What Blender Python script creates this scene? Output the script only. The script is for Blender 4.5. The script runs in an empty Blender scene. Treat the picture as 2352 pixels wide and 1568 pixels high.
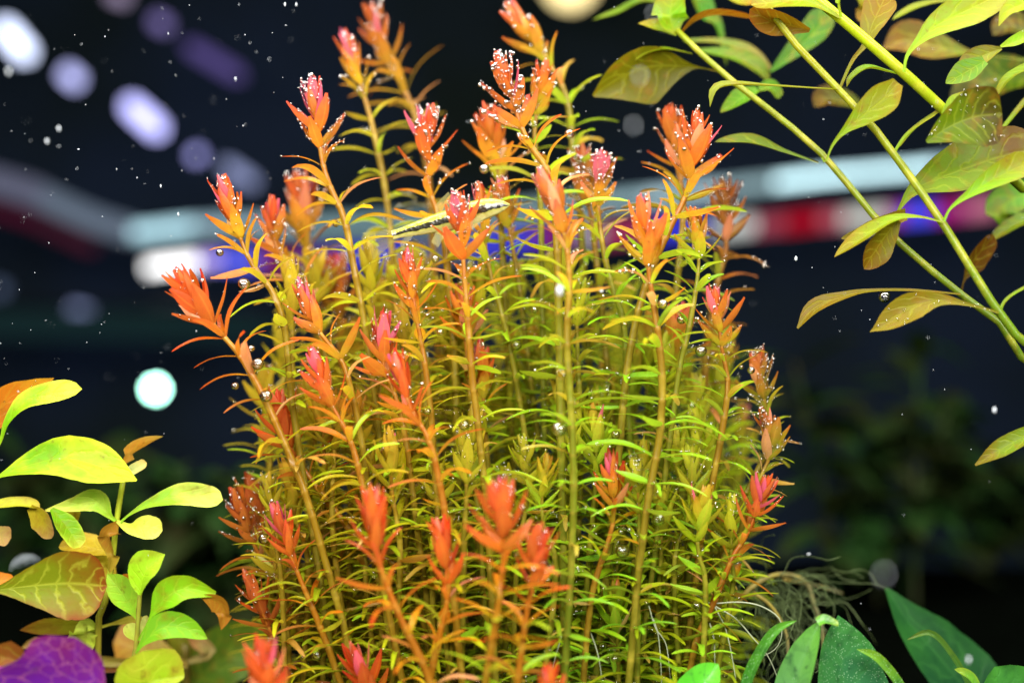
import bpy, math, random
import numpy as np
from mathutils import Vector, Matrix

rng = random.Random(11)
sc = bpy.context.scene
COL = sc.collection
R = math.radians

# ---------------------------------------------------------------- camera
FOCUS = 0.4167
PITCH = R(6.0)
FWD = Vector((0, math.cos(PITCH), -math.sin(PITCH)))
UP = Vector((0, math.sin(PITCH), math.cos(PITCH)))
RT = Vector((1, 0, 0))
CAM = -FWD * FOCUS
cd = bpy.data.cameras.new('camera'); cam = bpy.data.objects.new('camera', cd)
COL.objects.link(cam); sc.camera = cam
cam.location = CAM
cam.rotation_euler = (R(90) - PITCH, 0, 0)
cd.lens = 50; cd.sensor_width = 36
cd.clip_start = 0.01; cd.clip_end = 50
cd.dof.use_dof = True; cd.dof.focus_distance = FOCUS - 0.004; cd.dof.aperture_fstop = 4.2

# ---------------------------------------------------------------- light and exposure
w = bpy.data.worlds.new('World'); sc.world = w; w.use_nodes = True
w.node_tree.nodes['Background'].inputs[0].default_value = (0.35, 0.5, 0.9, 1)
w.node_tree.nodes['Background'].inputs[1].default_value = 0.05
def area(name, loc, target, sx, sy, power, col):
    l = bpy.data.lights.new(name, 'AREA'); l.shape = 'RECTANGLE'
    l.size = sx; l.size_y = sy; l.energy = power; l.color = col
    o = bpy.data.objects.new(name, l); COL.objects.link(o)
    o.location = loc
    o.rotation_euler = (Vector(target) - Vector(loc)).to_track_quat('-Z', 'Y').to_euler()
    return o
area('tank_lamp', (0.0, -0.02, 0.30), (0.0, 0.02, -0.1), 0.80, 0.24, 6.9, (1.0, 0.98, 0.90))
area('front_tank_lamp', (0.0, -0.40, 0.22), (0.0, 0.02, -0.08), 0.80, 0.14, 9.0, (1.0, 0.96, 0.90))
sc.view_settings.view_transform = 'Standard'; sc.view_settings.look = 'None'
sc.view_settings.exposure = 0.1; sc.view_settings.gamma = 1.0
sc.render.engine = 'CYCLES'
sc.cycles.use_denoising = True
sc.cycles.max_bounces = 10; sc.cycles.transmission_bounces = 6
sc.cycles.diffuse_bounces = 6; sc.cycles.glossy_bounces = 3
sc.cycles.caustics_refractive = False; sc.cycles.caustics_reflective = False
sc.cycles.sample_clamp_indirect = 4.0

# ---------------------------------------------------------------- helpers
PW = 2352.0
GROUND = -0.2
def P(u, v, d):
    k = 0.72 * d / PW
    return CAM + FWD * d + RT * ((u - 1176) * k) + UP * ((784 - v) * k)
def px(n, d=FOCUS):
    return n * 0.72 * d / PW

def tag(o, label=None, cat=None, group=None, kind=None):
    if label: o['label'] = label
    if cat: o['category'] = cat
    if group: o['group'] = group
    if kind: o['kind'] = kind
    return o
def thing(name, loc, label, cat, group=None):
    o = bpy.data.objects.new(name, None); COL.objects.link(o)
    o.empty_display_size = 0.01
    o.location = loc
    return tag(o, label, cat, group)
def mesh(name, verts, faces, mat=None, uvs=None, cols=None, smooth=True):
    me = bpy.data.meshes.new(name)
    me.from_pydata(verts, [], faces)
    if smooth: me.polygons.foreach_set('use_smooth', [True] * len(me.polygons))
    if uvs is not None:
        ul = me.uv_layers.new(name='UVMap')
        li = np.empty(len(me.loops), dtype=np.int32); me.loops.foreach_get('vertex_index', li)
        ul.data.foreach_set('uv', np.asarray(uvs, dtype=np.float32)[li].ravel())
    if cols is not None:
        ca = me.color_attributes.new('tint', 'FLOAT_COLOR', 'POINT')
        c = np.ones((len(verts), 4), dtype=np.float32); c[:, :3] = np.asarray(cols, dtype=np.float32)[:, :3]
        ca.data.foreach_set('color', c.ravel())
    if mat: me.materials.append(mat)
    return me
def link(name, me, parent=None, color=None, tip=None, matrix=None, base=None):
    o = bpy.data.objects.new(name, me); COL.objects.link(o)
    if parent is not None: o.parent = parent
    if matrix is not None: o.matrix_basis = matrix
    if color is not None: o.color = (color[0], color[1], color[2], 1)
    if tip is not None: o['tip'] = [float(x) for x in tip]
    return o
def catmull(pts, n):
    """n points evenly spaced by arc length through pts (list of Vectors)."""
    pts = [np.array(p, dtype=float) for p in pts]
    if len(pts) == 2: pts = [pts[0], (pts[0] + pts[1]) / 2, pts[1]]
    ext = [2 * pts[0] - pts[1]] + pts + [2 * pts[-1] - pts[-2]]
    out = []
    for i in range(len(pts) - 1):
        p0, p1, p2, p3 = ext[i:i + 4]
        for t in np.linspace(0, 1, 14, endpoint=False):
            out.append(0.5 * ((2 * p1) + (-p0 + p2) * t + (2 * p0 - 5 * p1 + 4 * p2 - p3) * t * t + (-p0 + 3 * p1 - 3 * p2 + p3) * t ** 3))
    out.append(pts[-1]); out = np.array(out)
    seg = np.linalg.norm(np.diff(out[:, :3], axis=0), axis=1); s = np.concatenate([[0], np.cumsum(seg)])
    q = np.linspace(0, s[-1], n)
    return np.stack([np.interp(q, s, out[:, k]) for k in range(out.shape[1])], 1), s[-1]
def lerp(a, b, t): return [a[i] + (b[i] - a[i]) * t for i in range(3)]
def sstep(a, b, x):
    t = min(1, max(0, (x - a) / (b - a))); return t * t * (3 - 2 * t)
def ramp(stops, x):
    for (a, ca), (b, cb) in zip(stops, stops[1:]):
        if x <= b: return lerp(ca, cb, max(0, (x - a) / (b - a)))
    return list(stops[-1][1])
def tube_data(path, radii, seg=7, cap=True):
    path = np.asarray(path); n = len(path)
    tan = np.gradient(path, axis=0); tan /= np.linalg.norm(tan, axis=1)[:, None] + 1e-12
    ref = np.array((0.3, 1, 0.1)); verts = []
    a = np.linspace(0, 2 * math.pi, seg, endpoint=False)
    for i in range(n):
        s = np.cross(tan[i], ref); s /= np.linalg.norm(s) + 1e-12; t2 = np.cross(s, tan[i])
        verts.append(path[i] + radii[i] * (np.cos(a)[:, None] * s + np.sin(a)[:, None] * t2))
    verts = np.concatenate(verts); faces = []
    for i in range(n - 1):
        for k in range(seg):
            k2 = (k + 1) % seg
            faces.append((i * seg + k, i * seg + k2, (i + 1) * seg + k2, (i + 1) * seg + k))
    if cap:
        faces.append(tuple(range(seg - 1, -1, -1))); faces.append(tuple((n - 1) * seg + k for k in range(seg)))
    return verts, faces
def ico(sub=1):
    import bmesh
    bm = bmesh.new(); bmesh.ops.create_icosphere(bm, subdivisions=sub, radius=1)
    v = np.array([x.co[:] for x in bm.verts]); bm.verts.index_update()
    f = np.array([[y.index for y in x.verts] for x in bm.faces]); bm.free()
    return v, f
ICO1 = ico(1); ICO2 = ico(2); ICO3 = ico(3)
def balls(cent, rad, tmpl, stretch=None):
    cent = np.asarray(cent, dtype=float); rad = np.asarray(rad, dtype=float)
    tv, tf = tmpl
    v = tv[None] * rad[:, None, None]
    if stretch is not None: v = v * np.asarray(stretch)[:, None, :]
    v = (v + cent[:, None, :]).reshape(-1, 3)
    f = (tf[None] + (np.arange(len(cent)) * len(tv))[:, None, None]).reshape(-1, 3)
    return v, f
def fast_mesh(name, v, f, mat):
    me = bpy.data.meshes.new(name)
    me.vertices.add(len(v)); me.vertices.foreach_set('co', np.asarray(v, dtype=np.float32).ravel())
    me.loops.add(f.size); me.loops.foreach_set('vertex_index', f.astype(np.int32).ravel())
    k = f.shape[1]
    me.polygons.add(len(f)); me.polygons.foreach_set('loop_start', np.arange(0, f.size, k, dtype=np.int32))
    try: me.polygons.foreach_set('loop_total', np.full(len(f), k, dtype=np.int32))
    except Exception: pass
    me.update(calc_edges=True); me.validate()
    me.polygons.foreach_set('use_smooth', [True] * len(me.polygons))
    me.materials.append(mat); return me

# ---------------------------------------------------------------- materials
class NT:
    def __init__(s, name):
        s.m = bpy.data.materials.new(name); s.m.use_nodes = True; s.t = s.m.node_tree
        s.t.nodes.clear(); s.out = s.n('ShaderNodeOutputMaterial')
    def n(s, ty, **kw):
        nd = s.t.nodes.new(ty)
        for k, v in kw.items(): setattr(nd, k, v)
        return nd
    def l(s, a, b): s.t.links.new(a, b)
    def inp(s, sock, val):
        if hasattr(val, 'is_linked'): s.l(val, sock)
        elif isinstance(val, (tuple, list)): sock.default_value = (*val[:3], 1) if len(sock.default_value) == 4 else val
        else: sock.default_value = val
    def mix(s, fac, a, b, mode='MIX'):
        nd = s.n('ShaderNodeMix', data_type='RGBA', blend_type=mode)
        s.inp(nd.inputs[0], fac); s.inp(nd.inputs[6], a); s.inp(nd.inputs[7], b); return nd.outputs[2]
    def math(s, op, a, b=0.0, c=0.0, clamp=False):
        nd = s.n('ShaderNodeMath', operation=op, use_clamp=clamp)
        for k, x in enumerate((a, b, c)): s.inp(nd.inputs[k], x)
        return nd.outputs[0]
    def mr(s, x, a, b, c=0.0, d=1.0):
        nd = s.n('ShaderNodeMapRange'); s.inp(nd.inputs[0], x)
        for k, v in enumerate((a, b, c, d)): nd.inputs[k + 1].default_value = v
        return nd.outputs[0]
    def noise(s, vec, scale, detail=3.0):
        nd = s.n('ShaderNodeTexNoise'); nd.inputs['Scale'].default_value = scale; nd.inputs['Detail'].default_value = detail
        if vec is not None: s.l(vec, nd.inputs['Vector'])
        return nd.outputs[0]

def sheet_shader(N, col, trans_col, rough, trans, bump=None, spec=0.3):
    p = N.n('ShaderNodeBsdfPrincipled'); N.inp(p.inputs['Base Color'], col)
    p.inputs['Roughness'].default_value = rough; p.inputs['Specular IOR Level'].default_value = spec
    t = N.n('ShaderNodeBsdfTranslucent'); N.inp(t.inputs[0], trans_col)
    if bump is not None: N.l(bump, p.inputs['Normal']); N.l(bump, t.inputs['Normal'])
    mx = N.n('ShaderNodeMixShader'); mx.inputs[0].default_value = trans
    N.l(p.outputs[0], mx.inputs[1]); N.l(t.outputs[0], mx.inputs[2]); N.l(mx.outputs[0], N.out.inputs[0])

def mat_narrow_leaf():
    N = NT('narrow_leaf')
    oi = N.n('ShaderNodeObjectInfo'); uv = N.n('ShaderNodeUVMap').outputs[0]
    sp = N.n('ShaderNodeSeparateXYZ'); N.l(uv, sp.inputs[0])
    at = N.n('ShaderNodeAttribute', attribute_type='OBJECT', attribute_name='tip')
    tc = N.n('ShaderNodeTexCoord').outputs['Object']
    nz = N.noise(tc, 3.5, 3)
    f = N.math('ADD', N.mr(sp.outputs[0], 0.25, 1.0), N.mr(nz, 0.3, 0.7, -0.25, 0.25), clamp=True)
    col = N.mix(f, oi.outputs['Color'], at.outputs['Color'])
    hs = N.n('ShaderNodeHueSaturation'); N.l(col, hs.inputs['Color'])
    N.l(N.mr(oi.outputs['Random'], 0, 1, 0.488, 0.512), hs.inputs['Hue'])
    r2 = N.math('FRACT', N.math('MULTIPLY', oi.outputs['Random'], 17.31))
    N.l(N.mr(r2, 0, 1, 0.75, 1.15), hs.inputs['Value'])
    col = hs.outputs[0]
    # pale midrib and faint mottling
    rib = N.mr(N.math('ABSOLUTE', N.math('SUBTRACT', sp.outputs[1], 0.5)), 0.0, 0.09, 0.22, 0.0)
    col = N.mix(rib, col, (0.8, 0.42, 0.05))
    n2 = N.noise(tc, 22.0, 4)
    col = N.mix(N.mr(n2, 0.42, 0.75, 0, 0.35), col, N.mix(0.5, col, (0.25, 0.05, 0.01), 'MIX'))
    geo = N.n('ShaderNodeNewGeometry')
    under = N.mix(0.13, col, (0.85, 0.36, 0.14))
    col = N.mix(geo.outputs['Backfacing'], col, under)
    bp = N.n('ShaderNodeBump'); bp.inputs['Strength'].default_value = 0.25; bp.inputs['Distance'].default_value = 0.0004
    N.l(N.noise(tc, 14.0, 2), bp.inputs['Height'])
    sheet_shader(N, col, N.mix(0.25, col, (1, 0.8, 0.05), 'MULTIPLY'), 0.34, 0.52, bp.outputs[0], spec=0.35)
    return N.m

def mat_broad_leaf(name, nveins=7.0, vein=(0.62, 0.62, 0.05), vamt=0.55, trans=0.42, blotch=(0.22, 0.10, 0.008), net=False, rough=0.38, dots=False, spec=0.14, spots=(0.10, 0.055, 0.01)):
    N = NT(name)
    oi = N.n('ShaderNodeObjectInfo'); uv = N.n('ShaderNodeUVMap').outputs[0]
    sp = N.n('ShaderNodeSeparateXYZ'); N.l(uv, sp.inputs[0])
    at = N.n('ShaderNodeAttribute', attribute_type='OBJECT', attribute_name='tip')
    tc = N.n('ShaderNodeTexCoord').outputs['Object']
    nz = N.noise(tc, 90, 4); nz2 = N.noise(tc, 260, 4)
    av = N.math('ABSOLUTE', N.math('SUBTRACT', sp.outputs[1], 0.5))     # 0 at midrib, .5 at edge
    f = N.math('ADD', N.mr(sp.outputs[0], 0.45, 1.0), N.mr(nz, 0.3, 0.7, -0.4, 0.4))
    f = N.math('ADD', f, N.mr(av, 0.36, 0.5, 0.0, 0.35), clamp=True)
    col = N.mix(f, oi.outputs['Color'], at.outputs['Color'])
    col = N.mix(N.mr(nz2, 0.5, 0.78, 0, 0.55), col, blotch)
    nz3 = N.noise(tc, 520, 2)
    col = N.mix(N.mr(nz3, 0.64, 0.74, 0, 0.32), col, spots)
    # pinnate veins: chevrons running from the midrib toward the edge, wobbling a little
    wob = N.mr(nz, 0.3, 0.7, -0.10, 0.10)
    ph = N.math('ADD', N.math('SUBTRACT', sp.outputs[0], N.math('MULTIPLY', av, 0.42)), wob)
    ph = N.math('FRACT', N.math('MULTIPLY', ph, nveins))
    dv = N.math('ABSOLUTE', N.math('SUBTRACT', ph, 0.5))
    v1 = N.mr(dv, 0.0, 0.16, 1.0, 0.0)
    v1 = N.math('MULTIPLY', v1, N.mr(av, 0.3, 0.5, 1.0, 0.2))
    v2 = N.mr(av, 0.0, 0.035, 1.0, 0.0)
    vv = N.math('MAXIMUM', v1, v2)
    if net:
        vo = N.n('ShaderNodeTexVoronoi', feature='DISTANCE_TO_EDGE'); vo.inputs['Scale'].default_value = 9.0
        mp = N.n('ShaderNodeMapping'); mp.inputs['Scale'].default_value = (1.0, 0.62, 1); N.l(uv, mp.inputs[0]); 
        wv = N.n('ShaderNodeVectorMath', operation='ADD'); N.l(mp.outputs[0], wv.inputs[0])
        nn = N.n('ShaderNodeTexNoise'); nn.inputs['Scale'].default_value = 7; N.l(uv, nn.inputs['Vector'])
        sc_ = N.n('ShaderNodeVectorMath', operation='SCALE'); sc_.inputs[3].default_value = 0.12; N.l(nn.outputs[1], sc_.inputs[0])
        N.l(sc_.outputs[0], wv.inputs[1]); N.l(wv.outputs[0], vo.inputs['Vector'])
        vv = N.mr(vo.outputs[0], 0.0, 0.055, 1.0, 0.0)
    col = N.mix(N.math('MULTIPLY', vv, vamt), col, vein)
    if dots:
        vo = N.n('ShaderNodeTexVoronoi'); vo.inputs['Scale'].default_value = 1500; N.l(tc, vo.inputs['Vector'])
        dd = N.mr(vo.outputs[0], 0.12, 0.3, 1.0, 0.0)
        col = N.mix(N.math('MULTIPLY', dd, 0.3), col, (0.55, 0.8, 0.5))
    geo = N.n('ShaderNodeNewGeometry')
    col = N.mix(N.math('MULTIPLY', geo.outputs['Backfacing'], 0.13), col, N.mix(0.5, col, (0.4, 0.12, 0.01)))
    bp = N.n('ShaderNodeBump'); bp.inputs['Strength'].default_value = 0.3; bp.inputs['Distance'].default_value = 0.0004
    hh = N.math('ADD', N.math('MULTIPLY', vv, -0.6), nz2)
    N.l(hh, bp.inputs['Height'])
    sheet_shader(N, col, N.mix(0.3, col, (1, 0.95, 0.1), 'MULTIPLY'), rough, trans, bp.outputs[0], spec=spec)
    return N.m

def mat_stem():
    N = NT('stem')
    at = N.n('ShaderNodeAttribute', attribute_name='tint'); tc = N.n('ShaderNodeTexCoord').outputs['Object']
    mp = N.n('ShaderNodeMapping'); mp.inputs['Scale'].default_value = (1, 1, 0.12); N.l(tc, mp.inputs[0])
    nz = N.noise(mp.outputs[0], 1500, 3); nz2 = N.noise(tc, 180, 3)
    col = N.mix(N.mr(nz, 0.35, 0.7, 0, 0.5), at.outputs['Color'], N.mix(0.6, at.outputs['Color'], (0.16, 0.05, 0.004)))
    col = N.mix(N.mr(nz2, 0.5, 0.75, 0, 0.4), col, (0.55, 0.45, 0.05))
    bp = N.n('ShaderNodeBump'); bp.inputs['Strength'].default_value = 0.3; bp.inputs['Distance'].default_value = 0.0003; N.l(nz, bp.inputs['Height'])
    sheet_shader(N, col, col, 0.3, 0.3, bp.outputs[0])
    return N.m
def mat_bubble(name, refl, rough):
    N = NT(name)
    g = N.n('ShaderNodeBsdfGlass'); g.inputs['IOR'].default_value = 0.75; g.inputs['Roughness'].default_value = 0.0
    g.inputs['Color'].default_value = (1, 1, 1, 1)
    gl = N.n('ShaderNodeBsdfGlossy'); gl.inputs['Roughness'].default_value = rough
    lw = N.n('ShaderNodeLayerWeight'); lw.inputs[0].default_value = .45
    mx = N.n('ShaderNodeMixShader'); N.l(N.mr(lw.outputs[1], 0, 1, refl, min(1, refl + .5)), mx.inputs[0])
    N.l(g.outputs[0], mx.inputs[1]); N.l(gl.outputs[0], mx.inputs[2])
    N.l(mx.outputs[0], N.out.inputs[0]); return N.m
def mat_plain(name, col, rough=0.5, noise=0.0, scale=100, col2=None, trans=0.0):
    N = NT(name); c = col
    if col2 is not None:
        tc = N.n('ShaderNodeTexCoord').outputs['Object']
        c = N.mix(N.mr(N.noise(tc, scale, 4), 0.38, 0.68), col, col2)
    sheet_shader(N, c, c, rough, trans); return N.m
def mat_emit(name, col, s):
    N = NT(name); e = N.n('ShaderNodeEmission'); e.inputs[0].default_value = (*col, 1); e.inputs[1].default_value = s
    N.l(e.outputs[0], N.out.inputs[0]); return N.m

M_LEAF = mat_narrow_leaf()
M_STEM = mat_stem()
M_BUB = mat_bubble('air_bubble', .08, .02)
M_TINY = mat_bubble('tiny_bubble', .26, .05)
M_LUD = mat_broad_leaf('lime_leaf', 6.0, (0.55, 0.62, 0.04), 0.12, 0.38)
M_OLIVE = mat_broad_leaf('veined_olive_leaf', 7.0, (0.40, 0.46, 0.03), 0.2, 0.42)
M_VEIN = mat_broad_leaf('bold_veined_leaf', 7.0, (0.46, 0.50, 0.04), 0.42, 0.36)
M_PURPLE = mat_broad_leaf('purple_leaf', 6.0, (0.30, 0.09, 0.17), 0.55, 0.22, blotch=(0.10, 0.01, 0.22), net=True)
M_FERN = mat_broad_leaf('fern_leaf', 5.0, (0.04, 0.16, 0.03), 0.25, 0.15, blotch=(0.004, 0.03, 0.01), rough=0.3, dots=True, spec=.5, spots=(.006, .03, .012))
M_FERNP = mat_broad_leaf('plain_fern_leaf', 5.0, (0.04, 0.16, 0.03), 0.25, 0.15, blotch=(0.004, 0.03, 0.01), rough=0.33, spec=.5, spots=(.006, .03, .012))
M_ROOT = mat_plain('root', (0.34, 0.38, 0.25), 0.4, trans=0.2)
M_ROOTD = mat_plain('old_root', (0.10, 0.14, 0.05), 0.5, trans=0.2)
M_SPECK = mat_plain('speck', (0.5, 0.55, 0.6), 0.4)

# ---------------------------------------------------------------- the dark surroundings
M_WALL = mat_plain('dark_backdrop', (0.035, 0.06, 0.11), 0.8, scale=2.0, col2=(0.02, 0.035, 0.02))
M_SOIL = mat_plain('aquarium_soil', (0.0012, 0.0016, 0.001), 0.9, scale=120, col2=(0.002, 0.003, 0.002))
def grid_mesh(name, x0, x1, y0, y1, nx, ny, fn, mat):
    v = []; f = []
    for j in range(ny + 1):
        for i in range(nx + 1):
            x = x0 + (x1 - x0) * i / nx; y = y0 + (y1 - y0) * j / ny; v.append(fn(x, y))
    for j in range(ny):
        for i in range(nx):
            a = j * (nx + 1) + i; f.append((a, a + 1, a + nx + 2, a + nx + 1))
    return mesh(name, v, f, mat)
bw = link('wall', grid_mesh('wall', -4, 4, -2, 3, 8, 8, lambda x, y: (x, 2.4, y), M_WALL)); tag(bw, kind='structure')
soil = link('ground', grid_mesh('ground', -0.7, 0.7, -0.42, 0.5, 60, 40,
      lambda x, y: (x, y, GROUND + 0.004 * math.sin(31 * x + 3 * y) * math.sin(27 * y) + rng.uniform(-.0015, .0015)), M_SOIL)); tag(soil, kind='structure')

# ---------------------------------------------------------------- lamps and lit shelf of the room behind the tank
def capsule(a, b, r, mat, name, label, cat, group=None, holder=True):
    """a glowing tube lamp from a to b with its dark holder above."""
    c = (a + b) / 2
    t = thing(name, c, label, cat, group)
    n = 9
    path = [np.array(a + (b - a) * (i / (n - 1)) - c) for i in range(n)]
    rad = [r * math.sqrt(max(0.02, 1 - (2 * i / (n - 1) - 1) ** 8)) for i in range(n)]
    v, f = tube_data(path, rad, 12)
    link('glowing_tube', mesh('glowing_tube', v.tolist(), f, mat), t)
    v, f = tube_data([p + np.array((0, 0.012, r * 1.25)) for p in path], [r * 0.25] * n, 8)
    link('lamp_holder', mesh('lamp_holder', v.tolist(), f, M_HOLD), t)
    return t
M_HOLD = mat_plain('lamp_holder', (0.01, 0.012, 0.016), 0.5)
DB = 2.1
def ly(u0, v0, u1, v1, r, col, s, label, name='tube_lamp', cat='lamp', d=DB, group='lamps shining out of focus behind the tank'):
    eu, ev_ = (u1 - u0) * .16, (v1 - v0) * .16
    return capsule(P(u0 - eu, v0 - ev_, d), P(u1 + eu, v1 + ev_, d), px(r, d), mat_emit(name + '_glow', col, s), name, label, cat, group)
ly(8, 62, 62, 126, 22, (0.66, 0.74, 1.0), 3.0, 'brightest bluish white tube lamp blurred at the upper left corner')
ly(150, 165, 180, 190, 18, (0.50, 0.52, 0.95), 1.9, 'dim lavender lamp blurred between the two bright tubes at upper left')
ly(298, 240, 365, 300, 22, (0.50, 0.50, 1.0), 2.5, 'long bright lavender tube lamp blurred left of the red shoots')
ly(445, 350, 458, 362, 14, (0.42, 0.42, 0.95), 1.6, 'small round violet lamp blurred just below the long lavender tube')
ly(520, 380, 580, 420, 15, (0.40, 0.46, 0.80), 0.8, 'faint grey blue tube lamp blurred beside the leftmost red shoot tip')
ly(355, 45, 385, 62, 16, (0.30, 0.24, 0.62), 0.8, 'dim purple round lamp blurred high left of the top shoots')
ly(440, 110, 545, 172, 17, (0.22, 0.16, 0.55), 0.45, 'very dim long purple tube lamp blurred left of the top shoots')
ly(255, -16, 290, -4, 16, (0.5, 0.40, 0.62), 0.8, 'pinkish lamp cut by the top edge of the picture on the left')
ly(165, 712, 205, 722, 16, (0.34, 0.40, 0.72), 0.8, 'dim blue grey lamp blurred left of the lone orange shoot')
ly(-10, 660, 10, 668, 16, (0.25, 0.35, 0.6), 0.3, 'faintest blue lamp blurred at the left picture edge')
ly(-60, 742, 560, 752, 34, (0.05, 0.14, 0.15), 0.13, 'long faint teal strip lamp blurred low on the left')
def disc(u, v, r, col, s, label, d=DB):
    c = P(u, v, d); t = thing('round_lamp', c, label, 'lamp', 'lamps shining out of focus behind the tank')
    v_, f_ = balls([(0, 0, 0)], [px(r, d)], ICO2)
    link('bulb', fast_mesh('bulb', v_, f_, mat_emit('bulb_glow', col, s)), t)
    pth = [np.array((0, px(r, d) * k, 0.0)) for k in (0.9, 1.3, 1.9)]
    v_, f_ = tube_data(pth, [px(r, d) * k for k in (0.5, 0.42, 0.3)], 10)
    link('lamp_holder', mesh('lamp_holder', v_.tolist(), f_, M_HOLD), t)
disc(357, 893, 15, (0.42, 1.0, 0.78), 26.0, 'hard bright mint white round lamp low on the left')
disc(1310, -42, 62, (1.0, 0.80, 0.36), 2.2, 'large warm yellow round lamp cut by the top edge')
disc(62, 1312, 9, (0.9, 1.0, 1.0), 9.0, 'small white lamp peeking from behind the big veined leaf')

sh_c = P(1176, 500, DB)
shelf = thing('lit_shelf', sh_c, 'curved lit shelf with white lamp strip above a band of red, blue and white panels', 'shelf')
def ribbon(name, pts, half, depth, mat):
    """box section band following px points (u,v) at the shelf distance."""
    path, _ = catmull([np.array(P(u, v, DB) - sh_c) for u, v in pts], 8)
    h = px(half * .62, DB); v = []; f = []
    for p in path:
        for (dz, dy) in ((h, 0), (-h, 0), (-h, depth), (h, depth)): v.append((p[0], p[1] + dy, p[2] + dz))
    for i in range(len(path) - 1):
        for k in range(4):
            k2 = (k + 1) % 4; f.append((i * 4 + k, i * 4 + k2, i * 4 + 4 + k2, i * 4 + 4 + k))
    f.append((0, 3, 2, 1)); e = (len(path) - 1) * 4; f.append((e, e + 1, e + 2, e + 3))
    return link(name, mesh(name, v, f, mat, smooth=False), shelf)
TOP = [(-80, 400), (60, 440), (200, 505), (300, 535), (480, 515), (700, 520), (1000, 510), (1290, 475), (1560, 445), (1900, 405), (2140, 385), (2420, 350)]
def top_v(u):
    us = [p[0] for p in TOP]; vs = [p[1] for p in TOP]; return float(np.interp(u, us, vs))
def strip(u0, u1, dv, half, col, s, name):
    ribbon(name, [(u0 + (u1 - u0) * i / 5, top_v(u0 + (u1 - u0) * i / 5) + dv) for i in range(6)], half, 0.05, mat_emit(name, col, s))
for (a, b, h, c, s) in [(-80, 90, 40, (0.42, 0.44, 0.66), 0.27), (92, 300, 34, (0.36, 0.46, 0.62), 0.36), (302, 440, 24, (0.52, 0.84, 0.95), 1.35),
                        (442, 700, 22, (0.44, 0.66, 0.78), 0.85), (702, 1000, 24, (0.40, 0.66, 0.72), 0.6), (1002, 1290, 24, (0.5, 0.75, 0.80), 0.6),
                        (1292, 1480, 20, (0.52, 0.80, 0.88), 0.75), (1482, 1660, 18, (0.6, 0.85, 0.95), 1.1), (1662, 1780, 20, (0.52, 0.78, 0.84), 0.7),
                        (1782, 1960, 17, (0.62, 0.93, 1.0), 2.4), (1962, 2150, 17, (0.62, 0.93, 1.0), 2.2), (2152, 2420, 22, (0.6, 0.85, 1.0), 0.8)]:
    strip(a, b, 0, h, c, s, 'lamp_strip')
for (a, b, dv, h, c, s) in [(-60, 70, 66, 16, (0.42, 0.03, 0.12), 0.14), (72, 200, 66, 16, (0.36, 0.06, 0.14), 0.14),
                        (335, 450, 84, 20, (0.95, 0.95, 0.95), 3.0), (452, 500, 84, 24, (0.55, 0.42, 1.0), 1.3), (502, 590, 84, 26, (0.12, 0.14, 1.0), 1.2), (592, 690, 82, 24, (0.50, 0.04, 0.30), 0.6),
                        (692, 790, 70, 24, (0.20, 0.10, 0.6), 0.7), (792, 950, 74, 28, (0.08, 0.08, 0.95), 0.95), (952, 1080, 70, 26, (0.4, 0.4, 0.6), 0.5), (1082, 1230, 66, 28, (0.08, 0.08, 0.95), 0.95),
                        (1232, 1330, 66, 28, (0.42, 0.03, 0.36), 0.7), (1332, 1380, 70, 26, (0.7, 0.7, 0.75), 0.8), (1382, 1500, 78, 27, (0.60, 0.05, 0.18), 0.75), (1502, 1620, 82, 29, (0.06, 0.06, 0.95), 0.95),
                        (1652, 1735, 92, 27, (0.80, 0.84, 0.80), 0.9), (1737, 1800, 96, 27, (0.62, 0.10, 0.16), 0.6), (1802, 1885, 98, 29, (0.55, 0.002, 0.02), 0.75), (1887, 1935, 100, 27, (0.7, 0.14, 0.2), 0.7),
                        (1937, 2040, 102, 27, (0.80, 0.80, 0.74), 0.85), (2042, 2075, 102, 28, (0.6, 0.05, 0.4), 0.7), (2077, 2150, 104, 30, (0.09, 0.08, 1.0), 1.1), (2152, 2220, 106, 28, (0.58, 0.02, 0.28), 0.75), (2222, 2290, 108, 28, (0.75, 0.22, 0.36), 0.8)]:
    strip(a, b, dv, h, c, s, 'coloured_panel')
strip(-80, 330, 30, 4, (0.1, 0.1, 0.14), 0.2, 'shelf_edge')

# ---------------------------------------------------------------- leaf meshes for the narrow-leaved stems (shared between leaves)
def leaf_template(name, droop, cup, twist, head, seed):
    r = random.Random(seed); n, m = 10, 4; v = []; f = []; uv = []
    wob = [r.uniform(-0.03, 0.03) for _ in range(n + 1)]; side = r.uniform(-0.10, 0.10)
    for i in range(n + 1):
        t = i / n
        if head: wd = 0.5 * (math.sin(math.pi * min(1, 0.06 + t * 0.94) ** 0.85) ** 0.75) * (1 if t < 0.97 else 0.8)
        else: wd = 0.5 * (0.30 + 0.70 * math.sin(math.pi * t ** 0.8) ** 0.8) * (1 - 0.3 * max(0, t - 0.85) / 0.15)
        if t > 0.995: wd = 0.12 if head else 0.10
        elif t > 0.85 and not head: wd = max(wd, 0.5 * math.sqrt(1 - ((t - .6) / .4) ** 2))
        z0 = (0.10 * math.sin(math.pi * t) - droop * t ** 2) if not head else (0.16 * t - droop * t ** 2 + 0.10 * math.sin(math.pi * t) * -1)
        y0 = side * t * t + wob[i] * 0.5
        tw = twist * t
        for j in range(m + 1):
            q = (j / m) * 2 - 1
            y = q * wd; z = cup * (abs(q) ** 1.6) * wd
            yy = y * math.cos(tw) - z * math.sin(tw); zz = y * math.sin(tw) + z * math.cos(tw)
            v.append((t, yy, z0, zz)); uv.append((t, j / m))
    for i in range(n):
        for j in range(m):
            a = i * (m + 1) + j; f.append((a, a + m + 1, a + m + 2, a + 1))
    return v, f, uv
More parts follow.
